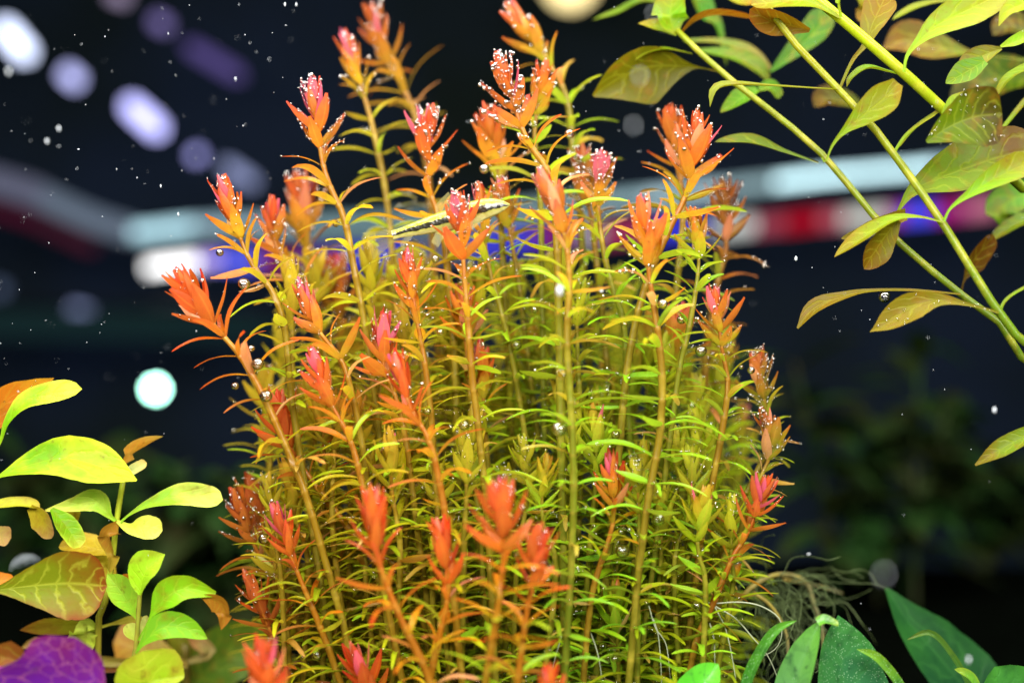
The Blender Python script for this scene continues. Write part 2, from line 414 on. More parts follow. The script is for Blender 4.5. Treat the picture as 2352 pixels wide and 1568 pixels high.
# non-uniform scale would shear the arch, so each template is made at a few width/length ratios
TEMPL = []
def make_template(name, droop, cup, twist, head, ratio, seed):
    v, f, uv = leaf_template(name, droop, cup, twist, head, seed)
    vv = [(t, yy * ratio, z0 + zz * ratio) for (t, yy, z0, zz) in v]
    me = mesh(name, vv, f, M_LEAF, uv)
    return me, np.array(vv)
SIDE = [make_template('leaf', rng.choice((-0.08, -0.02, 0.02, 0.06, 0.12, 0.2)), rng.uniform(0.1, 0.6), rng.uniform(-0.5, 0.5), False, rng.uniform(0.11, 0.165), 100 + k) for k in range(22)]
HEAD = [make_template('leaf', rng.uniform(-0.05, 0.22), rng.uniform(0.25, 0.8), rng.uniform(-0.25, 0.25), True, rng.uniform(0.26, 0.37), 200 + k) for k in range(14)]

PINK = (0.74, 0.10, 0.24); RED = (0.62, 0.075, 0.006); ORA = (0.62, 0.165, 0.006); AMB = (0.58, 0.36, 0.008)
YEL = (0.46, 0.52, 0.010); LIM = (0.30, 0.64, 0.010); GRN = (0.17, 0.40, 0.02); BRN = (0.24, 0.07, 0.010)
BIGB = []      # candidate places for big bubbles

def make_stem(path, d, sz, label, group=None, rl=1.0, bub=1.0, green=None, red=0.0, dark=0.0, seed=0, dbot=None, name='stem_plant', n_whorl=3, maxlen=None, roots=None, pink=0.5, hot=1.0):
    r = random.Random(seed * 7919 + 13)
    pts = []
    m = len(path)
    for i, p in enumerate(path):
        dd = d + ((dbot if dbot is not None else d) - d) * i / max(1, m - 1)
        pts.append(P(p[0], p[1], dd))
    dirv = (pts[-1] - pts[-2]).normalized()
    if dirv.z > -0.5: dirv = Vector((dirv.x, dirv.y, -0.8)).normalized()
    last = pts[-1]
    if last.z > GROUND + 0.02:
        k = (last.z - GROUND) / -dirv.z
        q = last + dirv * k
        q.x = last.x + max(-0.03, min(0.03, q.x - last.x)); q.z = GROUND
        mid = last + dirv * min(k * 0.4, 0.03)
        pts += [mid, q]
    base = Vector((pts[-1].x, pts[-1].y, GROUND))
    t = thing(name, base, label, 'plant', group)
    poly, L = catmull([np.array(p) for p in pts], max(24, int(sum((pts[i + 1] - pts[i]).length for i in range(len(pts) - 1)) / 0.004)))
    S = np.linspace(0, L, len(poly))
    at = lambda s: np.array([np.interp(s, S, poly[:, k]) for k in range(3)])
    k1 = px(1.0, d) * sz                                   # metres per photo pixel, scaled with the shoot
    s0 = 48 * k1                                           # the growing point, below the top leaf tips
    u0 = path[min(1, m - 1)][0]
    if green is None: green = sstep(800, 1400, u0) * 0.82 + 0.16
    # leaf colour by distance (photo px) from the tip
    rlm = rl * (1.08 - .33 * sstep(850, 1250, u0))
    stops = [(0, lerp(RED, PINK, pink * .3)), (32 * rlm, RED), (80 * rlm, ORA), (150 * rlm, AMB), (240 * rlm, lerp(AMB, lerp(YEL, LIM, green), 0.75)),
             (370 * rlm, lerp(YEL, LIM, green)), (1100, lerp(lerp(YEL, LIM, 0.3), GRN, green))]
    def colour(s):
        c = ramp(stops, s)
        c = lerp(lerp(AMB, lerp(YEL, LIM, green), .6), c, hot)
        return lerp(c, BRN, dark)
    sstops = [(0, (0.45, 0.09, 0.006)), (110 * rlm, (0.36, 0.12, 0.006)), (220 * rlm, (0.27, 0.14, 0.007)), (380 * rlm, lerp((0.24, 0.16, 0.008), (0.17, 0.20, 0.010), green)), (1100, lerp((0.18, 0.15, 0.01), (0.10, 0.17, 0.01), green))]
    if red > 0: sstops = [(a, lerp(c, (0.34, 0.07, 0.008), red * max(.25, 1 - a / 900))) for a, c in sstops]
    # node positions
    nodes = []; s = s0; gap = 7 * k1
    seq = [10, 14, 19, 25, 31, 38, 45]; open_ = r.uniform(.7, 1.35); hl_ = r.uniform(.88, 1.18)
    while s < L - 0.012:
        nodes.append(s)
        i = len(nodes) - 1
        g = seq[i] if i < len(seq) else min(62, 46 + (i - len(seq)) * 4)
        s += g * k1 * r.uniform(0.85, 1.15)
        if maxlen and (s / k1) > maxlen: break
    # stem
    keep = S >= s0 - 1e-6
    sp = np.vstack([at(s0)[None], poly[keep]]); ss = np.concatenate([[s0], S[keep]])
    extra = [n for n in nodes[5:]]
    allS = np.sort(np.unique(np.concatenate([ss, np.array(extra), np.array(extra) - 5 * k1, np.array(extra) + 6 * k1]) if extra else ss)); allS = allS[(allS >= s0) & (allS <= L)]
    sp = np.array([at(x) for x in allS])
    rad = []; tint = []
    for x in allS:
        q = (x - s0) / k1
        rr = (3.4 + 4.6 * sstep(0, 300, q)) * k1
        if extra:
            dn = min(abs(x - n) for n in extra)
            rr *= 1 + 0.11 * math.exp(-(dn / (4.5 * k1)) ** 2)
        rad.append(rr)
        c = lerp(ramp(sstops, x / k1), BRN, dark * 0.8)
        if extra and dn < 4 * k1: c = lerp(c, (0.5, 0.32, 0.05), 0.28)
        tint.append(c)
    v, f = tube_data(sp - np.array(base), rad, 8)
    link('stem', mesh('stem', v.tolist(), f, M_STEM, cols=np.repeat(np.array(tint), 8, 0)), t)
    # leaves
    phase = r.uniform(0, math.pi); bc = []; br = []
    for i, s in enumerate(nodes):
        c0 = at(s); tg = at(max(0, s - 4 * k1)) - at(min(L, s + 4 * k1)); tg /= np.linalg.norm(tg)
        a0 = np.cross(tg, (0, 1, 0.02)); a0 /= np.linalg.norm(a0); b0 = np.cross(tg, a0)
        inhead = i < 7
        nl = (n_whorl if r.random() < .7 else 4) if not inhead else r.choice((3, 4, 4))
        if inhead:
            ang = R((6, 13, 20, 26, 33, 44, 58)[i] * open_); ll = (46, 60, 74, 85, 92, 98, 104)[i] * hl_ * .93
        else:
            ang = R(min(88, 66 + (i - 7) * 5)); ll = r.uniform(92, 134)
            if (s / k1) > 700: ll *= 0.85
        phase += math.pi / nl + r.uniform(-0.25, 0.25)
        for k in range(nl):
            if not inhead and r.random() < 0.07: continue
            ph = phase + 2 * math.pi * k / nl + r.uniform(-0.22, 0.22)
            out = math.cos(ph) * a0 + math.sin(ph) * b0
            an = ang + R(r.uniform(-9, 9))
            x = math.cos(an) * tg + math.sin(an) * out
            z = tg * math.sin(an) - out * math.cos(an)
            y = np.cross(z, x)
            ro = R(r.uniform(-18, 18)); y, z = math.cos(ro) * y + math.sin(ro) * z, -math.sin(ro) * y + math.cos(ro) * z
            lg = ll * k1 * r.uniform(0.82, 1.15)
            me, tv = r.choice(HEAD if inhead and i < 6 else SIDE)
            if not inhead and r.random() < 0.1: me, tv = r.choice(HEAD); lg *= 0.8
            org = c0 + out * 2.5 * k1 - np.array(base)
            Mx = Matrix(((x[0] * lg, y[0] * lg, z[0] * lg, org[0]), (x[1] * lg, y[1] * lg, z[1] * lg, org[1]), (x[2] * lg, y[2] * lg, z[2] * lg, org[2]), (0, 0, 0, 1)))
            sp_ = s / k1
            col = colour(sp_ + r.uniform(-30, 30)); tip = colour(max(15, sp_ - 90 * rl) + r.uniform(-40, 20))
            if inhead and i < 4 and r.random() < pink * 0.6 * hot: col = lerp(col, PINK, 0.8); tip = lerp(tip, PINK, 0.9)
            elif hot > .8 and r.random() < (.09 if s / k1 < 320 else .02): col = lerp(col, (.82, .36, .22), 0.6); tip = lerp(tip, (.82, .34, .22), .6)
            if not inhead and r.random() < 0.09: col = lerp(col, ORA, 0.5); tip = lerp(tip, (0.8, 0.3, 0.15), 0.5)
            if not inhead and r.random() < 0.12 * (0.4 + green): col = lerp(col, (0.30, 0.62, 0.02), 0.7); tip = col
            link('leaf', me, t, col, tip, Mx)
            # tiny oxygen bubbles
            nb = 0
            if bub > 0:
                nb = int(r.expovariate(1.0) * bub * (8.0 if i in (1, 2, 3, 4, 5) else 4.0 if inhead else 1.3))
                if not inhead and r.random() < 0.05: nb += int(18 * bub)
            if nb:
                M3 = np.array(Mx)
                for _ in range(min(nb, 40)):
                    tv1 = tv[r.randrange(len(tv))]; tv2 = tv[r.randrange(len(tv))] if r.random() < 0 else tv1
                    lp = np.array((tv1[0] + r.uniform(-.05, .05), tv1[1], tv1[2]))
                    p = M3[:3, :3] @ lp + M3[:3, 3]
                    q = r.uniform(1.0, 2.5) if r.random() < 0.75 else r.uniform(2.5, 5.0)
                    sgn = 1 if r.random() < 0.7 else -1
                    bc.append(p + z * sgn * q * 0.7 * k1); br.append(q * k1 * (0.9 if not inhead else 1.1))
            if not inhead and 0.39 < d < 0.445:
                tt = tv[int(len(tv) * r.uniform(0.35, 0.75)) // 5 * 5 + 2]
                p = np.array(Mx)[:3, :3] @ tt + np.array(Mx)[:3, 3] + np.array(base)
                BIGB.append((p, k1))
    if bc:
        v, f = balls(bc, br, ICO1)
        b = link('tiny_bubbles', fast_mesh('tiny_bubbles', v, f, M_TINY), t); b['kind'] = 'stuff'
    for rp in (roots or []):
        rpts, _ = catmull([np.array(P(q[0], q[1], q[2] if len(q) > 2 else d) - base) for q in rp], 22)
        v, f = tube_data(rpts, [px(1.7, d) * (1.15 - 0.6 * i / 21) for i in range(22)], 5)
        link('root', mesh('root', v.tolist(), f, M_ROOT), t)
    return t

G_FRONT = 'narrow-leaved stems of the red and green clump'
SHOOTS = [
 dict(path=[(505,402),(545,525),(575,600),(628,675),(655,760),(668,900),(690,1050),(730,1300)], d=.415, sz=1.0, bub=.8, pink=.15, label='red bud with bent stem, highest shoot on the clump\'s left flank'),
 dict(path=[(625,440),(632,560),(680,630),(720,720),(760,900),(780,1200)], d=.44, sz=1.0, pink=.7, label='pinkish shoot close behind and right of the flank\'s red bud'),
 dict(path=[(400,622),(490,745),(550,815),(600,900),(650,1010),(700,1130),(745,1280),(790,1440),(810,1560)], d=.405, sz=1.08, bub=.25, rl=1.9, pink=.1, label='lone orange shoot leaning farthest left with long clean leaves'),
 dict(path=[(712,178),(745,390),(790,500),(810,600),(835,730),(860,900),(880,1100),(890,1300)], d=.425, sz=1.05, bub=2.2, pink=.8, rl=1.35, label='tall pink red spire densely beaded with bubbles at upper left of clump'),
 dict(path=[(785,60),(830,200),(860,310),(890,470),(905,650),(920,900)], d=.465, sz=.95, bub=1.2, dark=.15, pink=.5, rl=.8, label='tall back shoot with bare green stem and small orange head near the top edge'),
 dict(path=[(850,0),(880,125),(925,200),(960,290),(985,420),(1000,700)], d=.485, sz=1.0, bub=.8, dark=.5, rl=.9, pink=.2, label='blurred brownish red head touching the top edge left of centre'),
 dict(path=[(985,240),(985,420),(1015,520),(1030,640),(1045,850),(1050,1100)], d=.435, sz=1.15, bub=1.8, rl=1.3, pink=.45, label='broad orange head with beaded tips left of the tallest central head'),
 dict(path=[(1140,112),(1205,310),(1262,400),(1278,520),(1285,800),(1290,1100)], d=.418, sz=1.25, bub=2.6, rl=1.8, pink=.55, label='largest orange pink head, thick with white bubbles, at the upper centre'),
 dict(path=[(1165,3),(1250,130),(1300,220),(1315,330),(1330,450),(1345,700)], d=.46, sz=1.0, bub=.8, dark=.2, rl=1.0, pink=.3, label='blurred orange head at the top edge below the yellow lamp'),
 dict(path=[(1255,138),(1228,300),(1240,420),(1245,700)], d=.44, sz=.9, bub=1.6, pink=.3, label='smaller beaded orange head tucked behind the largest central head'),
 dict(path=[(1238,383),(1292,525),(1308,640),(1302,780),(1312,950),(1318,1120),(1312,1300),(1300,1500)], d=.388, sz=1.05, bub=.7, rl=1.65, pink=.75, label='salmon pink head on the long straight stem running down the middle front'),
 dict(path=[(1385,340),(1375,490),(1400,640),(1432,740),(1440,900)], d=.43, sz=.95, bub=1.5, pink=.75, rl=1.1, label='upright pink red head right of the salmon head'),
 dict(path=[(1536,233),(1555,380),(1570,480),(1550,700)], d=.445, sz=1.0, bub=.6, dark=.3, pink=.1, rl=1.3, label='dark orange head just behind the cleanest right hand head'),
 dict(path=[(1605,250),(1582,425),(1545,510),(1500,610),(1465,720),(1440,850),(1425,1000),(1400,1250)], d=.418, sz=1.12, bub=.7, rl=1.6, red=.5, pink=.2, label='clean orange red star head on slanting stem at the upper right of clump'),
 dict(path=[(1480,450),(1490,620),(1500,690),(1520,850),(1515,1000),(1490,1140),(1465,1330),(1450,1500)], d=.398, sz=1.1, bub=.8, rl=1.25, red=.6, pink=.4, label='orange head with red brown stem curving down the right front'),
 dict(path=[(1592,476),(1605,600),(1585,740),(1560,850),(1540,1000)], d=.415, sz=.85, bub=.9, rl=.6, dark=.1, pink=.05, green=.9, label='small amber head on pale yellow stem right of the orange front head'),
 dict(path=[(1660,393),(1668,560),(1650,640),(1630,760),(1615,900)], d=.46, sz=1.1, bub=1.2, dark=.9, rl=.9, pink=0, green=1, label='dull dark brown head in front of the white lamp strip'),
 dict(path=[(1055,442),(1065,610),(1075,740),(1085,870),(1105,1040),(1120,1200),(1130,1400)], d=.402, sz=1.05, bub=1.0, rl=1.65, red=.4, pink=.35, label='orange head standing in front of the striped fish'),
 dict(path=[(1098,418),(1110,500),(1120,600),(1160,750),(1190,900),(1220,1100)], d=.432, sz=.85, bub=1.3, pink=.4, label='small red head peeping above the back of the fish'),
 dict(path=[(1150,400),(1165,500),(1190,640),(1210,800)], d=.445, sz=.85, bub=1.6, pink=.2, dark=.15, label='small beaded orange head above the head of the fish'),
 dict(path=[(935,576),(950,690),(970,800),(988,930),(1000,1100)], d=.408, sz=.95, bub=.5, rl=1.2, red=.4, pink=.1, label='slim scarlet head below the tail of the fish'),
 dict(path=[(683,633),(722,745),(780,820),(805,890),(830,1010),(850,1150)], d=.41, sz=1.0, bub=.9, rl=1.2, pink=.7, label='magenta hearted orange head right of the lone left shoot'),
 dict(path=[(882,720),(880,840),(905,900),(930,1000),(950,1150)], d=.415, sz=1.0, bub=.9, rl=1.2, pink=.6, label='red head with pink centre just above the smooth scarlet bud'),
 dict(path=[(710,788),(750,905),(800,1000),(825,1080),(850,1200)], d=.4, sz=1.05, bub=.3, rl=1.3, red=.4, pink=.3, label='closed red orange bud with amber bract left of the centre'),
 dict(path=[(903,800),(940,930),(985,1010),(1010,1110),(1025,1200),(1040,1350)], d=.39, sz=1.05, bub=.25, rl=1.8, red=.6, pink=.25, label='smooth scarlet bud on dark red stem at the clump\'s middle left'),
 dict(path=[(638,898),(655,1000),(700,1080),(760,1160),(830,1250)], d=.418, sz=.95, bub=.2, rl=1.8, pink=0, label='short orange shoot half hidden behind the lone shoot\'s stem'),
 dict(path=[(1100,783),(1108,880),(1115,1000),(1130,1200)], d=.43, sz=.95, bub=.8, rl=1.0, pink=.4, label='orange head glimpsed deep in the clump behind a front stem'),
 dict(path=[(1640,653),(1658,800),(1672,880),(1660,980),(1640,1090),(1610,1240),(1590,1400)], d=.415, sz=.98, bub=.7, rl=.9, red=.6, dark=.15, pink=.6, label='brownish head with pink tip on red stem at the clump\'s right flank'),
 dict(path=[(1738,798),(1752,900),(1770,1000),(1740,1080),(1700,1160),(1650,1280)], d=.43, sz=.8, bub=2.6, dark=.4, rl=.8, pink=.15, green=.9, label='bubble crusted pinkish shoot at the far right edge of the clump'),
 dict(path=[(1400,1033),(1410,1175),(1395,1250),(1365,1340),(1350,1440),(1340,1560)], d=.403, sz=.95, bub=.3, rl=1.3, red=.7, pink=.5, roots=[[(1352,1440),(1370,1490),(1380,1540),(1384,1600)],[(1290,1460),(1275,1510),(1262,1568)]], label='neat young orange shoot with spread lower leaves at the right front'),
 dict(path=[(1768,1083),(1722,1215),(1685,1275),(1640,1380),(1600,1470),(1580,1568)], d=.408, sz=1.0, bub=.2, rl=2.0, red=.6, dark=.12, pink=.35,
      roots=[[(1642,1385),(1700,1382),(1750,1392),(1790,1420),(1795,1460),(1780,1490),(1745,1510)], [(1640,1390),(1690,1420),(1730,1465),(1760,1500),(1780,1540),(1800,1600)], [(1640,1390),(1665,1440),(1680,1500),(1690,1560)], [(1640,1390),(1610,1372),(1590,1360)], [(1500,1420),(1512,1460),(1518,1530),(1520,1600)], [(1630,1430),(1640,1470),(1642,1540),(1646,1600)], [(1490,1390),(1505,1440),(1530,1480),(1540,1560)]],
      label='lowest right shoot, leaning right with pink bud and white trailing roots'),
 dict(path=[(848,1103),(860,1240),(880,1320),(920,1420),(970,1520),(1000,1600)], d=.372, sz=1.15, bub=.15, rl=2.0, red=.4, pink=.15, label='blurred bright orange front head with pale pink leaf, left of bottom centre'),
 dict(path=[(1000,1183),(1022,1275),(1030,1360),(1000,1500)], d=.38, sz=1.1, bub=.15, rl=2.1, pink=.05, label='short open orange head between the two tall front heads'),
 dict(path=[(1140,1105),(1155,1250),(1150,1350),(1130,1480),(1110,1600)], d=.365, sz=1.15, bub=.2, rl=2.0, pink=.25, label='blurred coral head with white glints at the bottom centre'),
 dict(path=[(1237,1193),(1220,1340),(1205,1440),(1185,1600)], d=.368, sz=1.12, bub=.2, rl=2.0, red=.4, pink=.3, label='blurred orange head right beside the coral head at bottom centre'),
 dict(path=[(625,1148),(655,1245),(690,1330),(740,1450),(780,1560)], d=.405, sz=1.0, bub=.3, rl=1.65, pink=.35, label='orange tuft with magenta heart at the lower left of the clump'),
 dict(path=[(533,1118),(565,1210),(620,1320),(690,1450)], d=.43, sz=.95, bub=.9, dark=.45, rl=1.3, pink=.1, label='brownish orange head sticking out left beside the pale lime leaf tip'),
 dict(path=[(560,1306),(600,1400),(640,1500),(660,1600)], d=.42, sz=.95, bub=.4, dark=.4, rl=1.65, pink=0, label='dull brown orange shoot above the pink front rosette'),
 dict(path=[(600,1448),(620,1610),(625,1700)], d=.362, sz=1.4, bub=.1, rl=2.1, pink=.35, label='large pink and orange rosette cut by the bottom edge at left'),
 dict(path=[(1262,1523),(1262,1640),(1260,1700)], d=.36, sz=.9, bub=.1, rl=1.6, pink=.1, label='spiky orange tip cut by the bottom edge near the centre'),
 dict(path=[(805,1476),(840,1570),(860,1650)], d=.395, sz=.95, bub=.05, rl=1.65, pink=.2, dark=.15, label='small closed red bud near the bottom edge right of the rosette'),
 dict(path=[(1560,703),(1550,800),(1520,950),(1500,1100)], d=.44, sz=.95, bub=1.2, rl=.9, pink=.6, label='pinkish head hidden among green leaves left of the right flank head'),
 dict(path=[(1335,333),(1350,450),(1370,600),(1390,800)], d=.452, sz=1.0, bub=3.0, dark=.4, rl=1.0, pink=.5, label='dull pink bubble coated head behind the upright pink red head'),
 dict(path=[(1112,243),(1140,350),(1150,500),(1160,700)], d=.45, sz=1.0, bub=.6, dark=.1, rl=1.0, pink=0, label='amber leaves of a shoot left behind the largest central head'),
 dict(path=[(685,400),(702,540),(720,700),(740,900)], d=.475, sz=1.0, bub=2.0, dark=.35, rl=.9, pink=.2, label='blurred brown beaded shoot behind the pink red spire'),
 dict(path=[(775,585),(775,690),(780,800),(800,1000)], d=.475, sz=.95, bub=1.2, dark=.35, rl=1.0, pink=.3, label='blurred rusty head low behind the spire\'s yellow stem'),
 dict(path=[(1418,1323),(1418,1430),(1420,1560)], d=.412, sz=.85, bub=.05, rl=.3, pink=0, green=.75, label='plain green young shoot below the neat orange one'),
 dict(path=[(1748,935),(1770,1035),(1722,1150),(1680,1300)], d=.422, sz=.85, bub=2.0, dark=.4, rl=.7, pink=.1, green=.9, label='beaded reddish shoot under the bubble crusted right edge shoot'),
 dict(path=[(575,1093),(592,1180),(640,1300),(690,1450)], d=.445, sz=.85, bub=1.2, dark=.5, rl=1.2, pink=0, label='dark rusty tip half behind the brownish left head'),
 dict(path=[(1062,655),(1067,760),(1080,900),(1090,1100)], d=.432, sz=.9, bub=.8, rl=1.0, pink=.3, label='small orange head behind the stem of the fish\'s front head'),
]
for i, S_ in enumerate(SHOOTS):
    S_ = dict(S_); make_stem(S_.pop('path'), S_.pop('d'), S_.pop('sz'), S_.pop('label'), group=G_FRONT, seed=i + 1, **S_)

# stems filling the heart of the clump
ENV = [(560, 1180), (620, 760), (680, 520), (760, 470), (900, 480), (1100, 480), (1300, 500), (1500, 560), (1600, 620), (1680, 760), (1730, 950)]
for i in range(94):
    u = 640 + (i * 0.618034 % 1) * 1045
    if i < 66: d = rng.uniform(.425, .515)
    else: d = rng.uniform(.40, .425)
    top = float(np.interp(u, [e[0] for e in ENV], [e[1] for e in ENV])) + (rng.uniform(60, 420) if i < 66 else rng.uniform(400, 700))
    lean = (u - 1180) * 0.06
    path = [(u + lean, top), (u + lean * 0.8 + rng.uniform(-15, 15), top + 140), (u + lean * 0.5 + rng.uniform(-25, 25), (top + 1568) / 2), (u + lean * .1 + rng.uniform(-20, 20), 1568)]
    make_stem(path, d, rng.uniform(.8, 1.0), 'yellow green leafy stem growing deep inside the clump, its tip lost among other leaves', group='yellow green stems filling the clump', seed=500 + i,
              rl=rng.uniform(.3, .6), bub=rng.choice((.2, .5, .8)), dark=rng.uniform(0, .12), pink=.1, hot=rng.choice((.0, .1, .2, .5)) + (.1 if u < 1000 else 0))

# big oxygen bubbles hanging below leaves
bub_me = fast_mesh('air_bubble', *balls([(0, 0, 0)], [1.0], ICO3), M_BUB)
def bubble(p, r, label='clear round oxygen bubble hanging under a leaf in the clump'):
    o = link('air_bubble', bub_me); o.location = Vector(p); o.scale = (r, r, r * .94)
    return tag(o, label, 'bubble', 'oxygen bubbles hanging under leaves')
for (u, v, rr, d, lb) in [(560, 653, 15, .411, 'large round bubble hanging under a leaf just right of the lone orange shoot'), (592, 836, 15, .402, 'large round bubble beside the amber bract on the lone left shoot'), (577, 800, 8, .402, None), (540, 886, 9, .403, 'small bubble under the lowest left leaf of the lone orange shoot'),
                      (1112, 388, 12, .426, 'round bubble at a leaf tip right of the broad beaded orange head'), (1000, 595, 9, .42, None), (1308, 308, 12, .414, 'round bubble under the right arching leaf of the largest central head'),
                      (1522, 698, 12, .395, 'round bubble right of the red brown right front stem'), (1610, 806, 14, .413, None), (1285, 985, 18, .386, 'biggest bubble, touching the long straight middle stem'), (1512, 1193, 15, .40, None), (1600, 1390, 13, .405, 'round bubble left of the white trailing roots'), (1430, 1265, 17, .40, 'big clear bubble under the right lower leaf of the neat young orange shoot'), (607, 1237, 14, .42, None), (505, 580, 9, .411, 'small bubble under a thin leaf on the clump flank, before the blue panel'), (1725, 850, 9, .42, None)]:
    bubble(P(u, v, d), px(rr, d), lb or 'clear round oxygen bubble hanging under a leaf in the clump')
rng.shuffle(BIGB)
for p, k in BIGB[:200]:
    r_ = (rng.uniform(4, 8) if rng.random() < .75 else rng.uniform(8, 14)) * k
    bubble(p - np.array((0, 0, r_ * 1.02)), r_)

# ---------------------------------------------------------------- broad leaves traced at their own distances
def broad_leaf(parent, pts, hw, d=.42, roll=0.0, fold=.25, wave=.04, col=LIM, tip=None, mat=None, name='leaf', under=False, n=28, m=10, curl=0.0, rnd=True, tilt=12, label=None, bubbles=0, seed=1):
    r = random.Random(seed + int(pts[0][0]) * 31 + int(pts[0][1]))
    base = parent.location
    P3 = [np.array(P(p[0], p[1], p[2] if len(p) > 2 else d)) for p in pts]
    hwl = [(h if isinstance(h, tuple) else (h, h)) for h in hw]
    aug = [np.concatenate([p, h]) for p, h in zip(P3, hwl)]
    path, L = catmull(aug, n)
    c3 = path[:, :3]; tan = np.gradient(c3, axis=0); tan /= np.linalg.norm(tan, axis=1)[:, None]
    f_ = np.array(FWD); v = []; uv = []; nrm = []
    wph = r.uniform(0, 6)
    for i in range(n):
        t = i / (n - 1)
        s = np.cross(f_, tan[i]); s /= np.linalg.norm(s)
        ro = R(roll if not isinstance(roll, tuple) else roll[0] + (roll[1] - roll[0]) * t)
        fw = f_ - tan[i] * np.dot(f_, tan[i]); fw /= np.linalg.norm(fw)
        ro = (abs(ro) + R(tilt)) * (-1 if under else 1)
        s = math.cos(ro) * s + math.sin(ro) * fw * (1 if s[2] >= 0 else -1)
        wk = 1 / max(.55, math.cos(ro))
        nn = np.cross(tan[i], s)
        if np.dot(nn, -f_ * .75 + np.array((0, 0, .65))) < 0: nn = -nn
        hl, hr = max(path[i, 3] * wk, 1.2), max(path[i, 4] * wk, 1.2)
        if rnd and t > .86:
            q = math.sqrt(max(0.0, 1 - ((t - .86) / .14) ** 2)); hl = max(hl * q, .6); hr = max(hr * q, .6)
        for j in range(m + 1):
            q = 2 * j / m - 1
            wdt = px(hl if q < 0 else hr, d) * (1 + (r.uniform(-.018, .018) if abs(q) > .99 else 0))
            off = abs(q) ** 1.3 * (fold + .14) - curl * q * q + wave * math.sin(wph + t * 11 + (1.7 if q > 0 else 0)) * abs(q) ** 2
            p = c3[i] + s * q * wdt + nn * off * wdt
            v.append(tuple(p - np.array(base))); uv.append((t, j / m))
        nrm.append((s, nn))
    fc = []
    for i in range(n - 1):
        for j in range(m):
            a = i * (m + 1) + j; fc.append((a, a + 1, a + m + 2, a + m + 1))
    k = n // 2; s, nn = nrm[k]
    if (np.dot(np.cross(s, tan[k]), nn) < 0) != under: fc = [q[::-1] for q in fc]
    o = link(name, mesh(name, v, fc, mat or M_LUD, uv), parent, col, tip or col)
    if label: o['label'] = label
    if bubbles:
        bc = []; br = []
        for _ in range(bubbles):
            i = r.randrange(2, n - 1); j = r.randrange(0, m + 1); p = np.array(v[i * (m + 1) + j]); jj = np.array([r.gauss(0, 1) for _ in range(3)]) * px(5, d)
            q = px(r.uniform(1.0, 2.4), d); bc.append(p + jj * .6 + nrm[i][1] * q); br.append(q)
        vv, ff = balls(bc, br, ICO1)
        b = link('tiny_bubbles', fast_mesh('tiny_bubbles', vv, ff, M_TINY), parent); b['kind'] = 'stuff'
    return o
def plant_stem(parent, pts, rad, d=.42, c0=(.5, .55, .02), c1=None, name='stem'):
    base = parent.location
    path, L = catmull([np.array(P(p[0], p[1], p[2] if len(p) > 2 else d)) if len(p) < 4 else np.array(p[3]) for p in pts], 30)
    n = len(path); c1 = c1 or c0
    rr = [px(rad if not isinstance(rad, tuple) else rad[0] + (rad[1] - rad[0]) * i / (n - 1), d) for i in range(n)]
    v, f = tube_data(path - np.array(base), rr, 10)
    cols = np.repeat(np.array([lerp(c0, c1, sstep(0, .5, i / (n - 1))) for i in range(n)]), 10, 0)
    return link(name, mesh(name, v.tolist(), f, M_STEM, cols=cols), parent)
def to_ground(u, v, d, du=0.0):
    p = P(u, v, d); return (0, 0, 0, (p.x + du, p.y, GROUND))

LIME = (.155, .37, .004); PALE = (.21, .41, .016); OLV = (.30, .24, .015); ORG = (.55, .17, .012); BRO = (.22, .08, .01); GREEN = (.22, .48, .02)
# left plant whose stem is outside the frame
g = to_ground(-60, 1500, .41)
lp = thing('broad_leaf_plant', Vector(g[3]), 'lime plant entering from the left edge with one big veined olive leaf', 'plant')
plant_stem(lp, [(-40, 880, .41), (-48, 1100, .41), (-40, 1360, .41), g], 9, .41, (.4, .42, .03), (.25, .2, .03))
broad_leaf(lp, [(-45, 1118), (0, 1093), (70, 1066), (150, 1052), (235, 1072), (314, 1103)], [3, 4, 26, 44, 42, 2], .41, 15, .15, .05, LIME, (.55, .62, .02), M_LUD, rnd=False)
broad_leaf(lp, [(-45, 1100), (0, 1018), (18, 968), (60, 922), (125, 903), (188, 893)], [3, 4, 9, 20, 24, 20], .41, 18, .2, .03, LIME, (.62, .66, .04), M_LUD)
broad_leaf(lp, [(-40, 1020, .425), (-15, 960, .425), (25, 912, .425), (75, 888, .425), (124, 868, .425)], [6, 26, 32, 20, 3], .425, -10, .2, .03, ORG, (.6, .3, .02), M_LUD, under=True, bubbles=14, label='orange underside of a raised leaf')
broad_leaf(lp, [(-48, 1360), (0, 1353), (80, 1343), (160, 1338), (246, 1345)], [4, 10, (46, 48), (76, 80), (66, 70)], .402, 8, .12, .03, (.17, .21, .007), (.20, .055, .006), M_VEIN, n=30, m=12, tilt=-8, label='large olive leaf with yellow veins and a rusty edge')
broad_leaf(lp, [(-40, 1170), (0, 1164), (50, 1160), (92, 1166)], [4, 12, 13, 8], .42, 55, .3, .03, (.42, .46, .02), OLV, M_LUD)
broad_leaf(lp, [(70, 1163), (98, 1192), (118, 1236)], [10, 28, 14], .42, 10, .2, .03, (.36, .30, .015), (.42, .22, .1), M_LUD, under=True)
broad_leaf(lp, [(-45, 1220), (-20, 1228), (26, 1234)], [4, 18, 22], .42, 10, .2, .03, (.4, .36, .06), (.4, .24, .08), M_LUD)
broad_leaf(lp, [(-40, 1320, .43), (-10, 1330, .43), (32, 1332, .43)], [4, 14, 10], .43, 20, .2, .03, ORG, ORG, M_LUD)
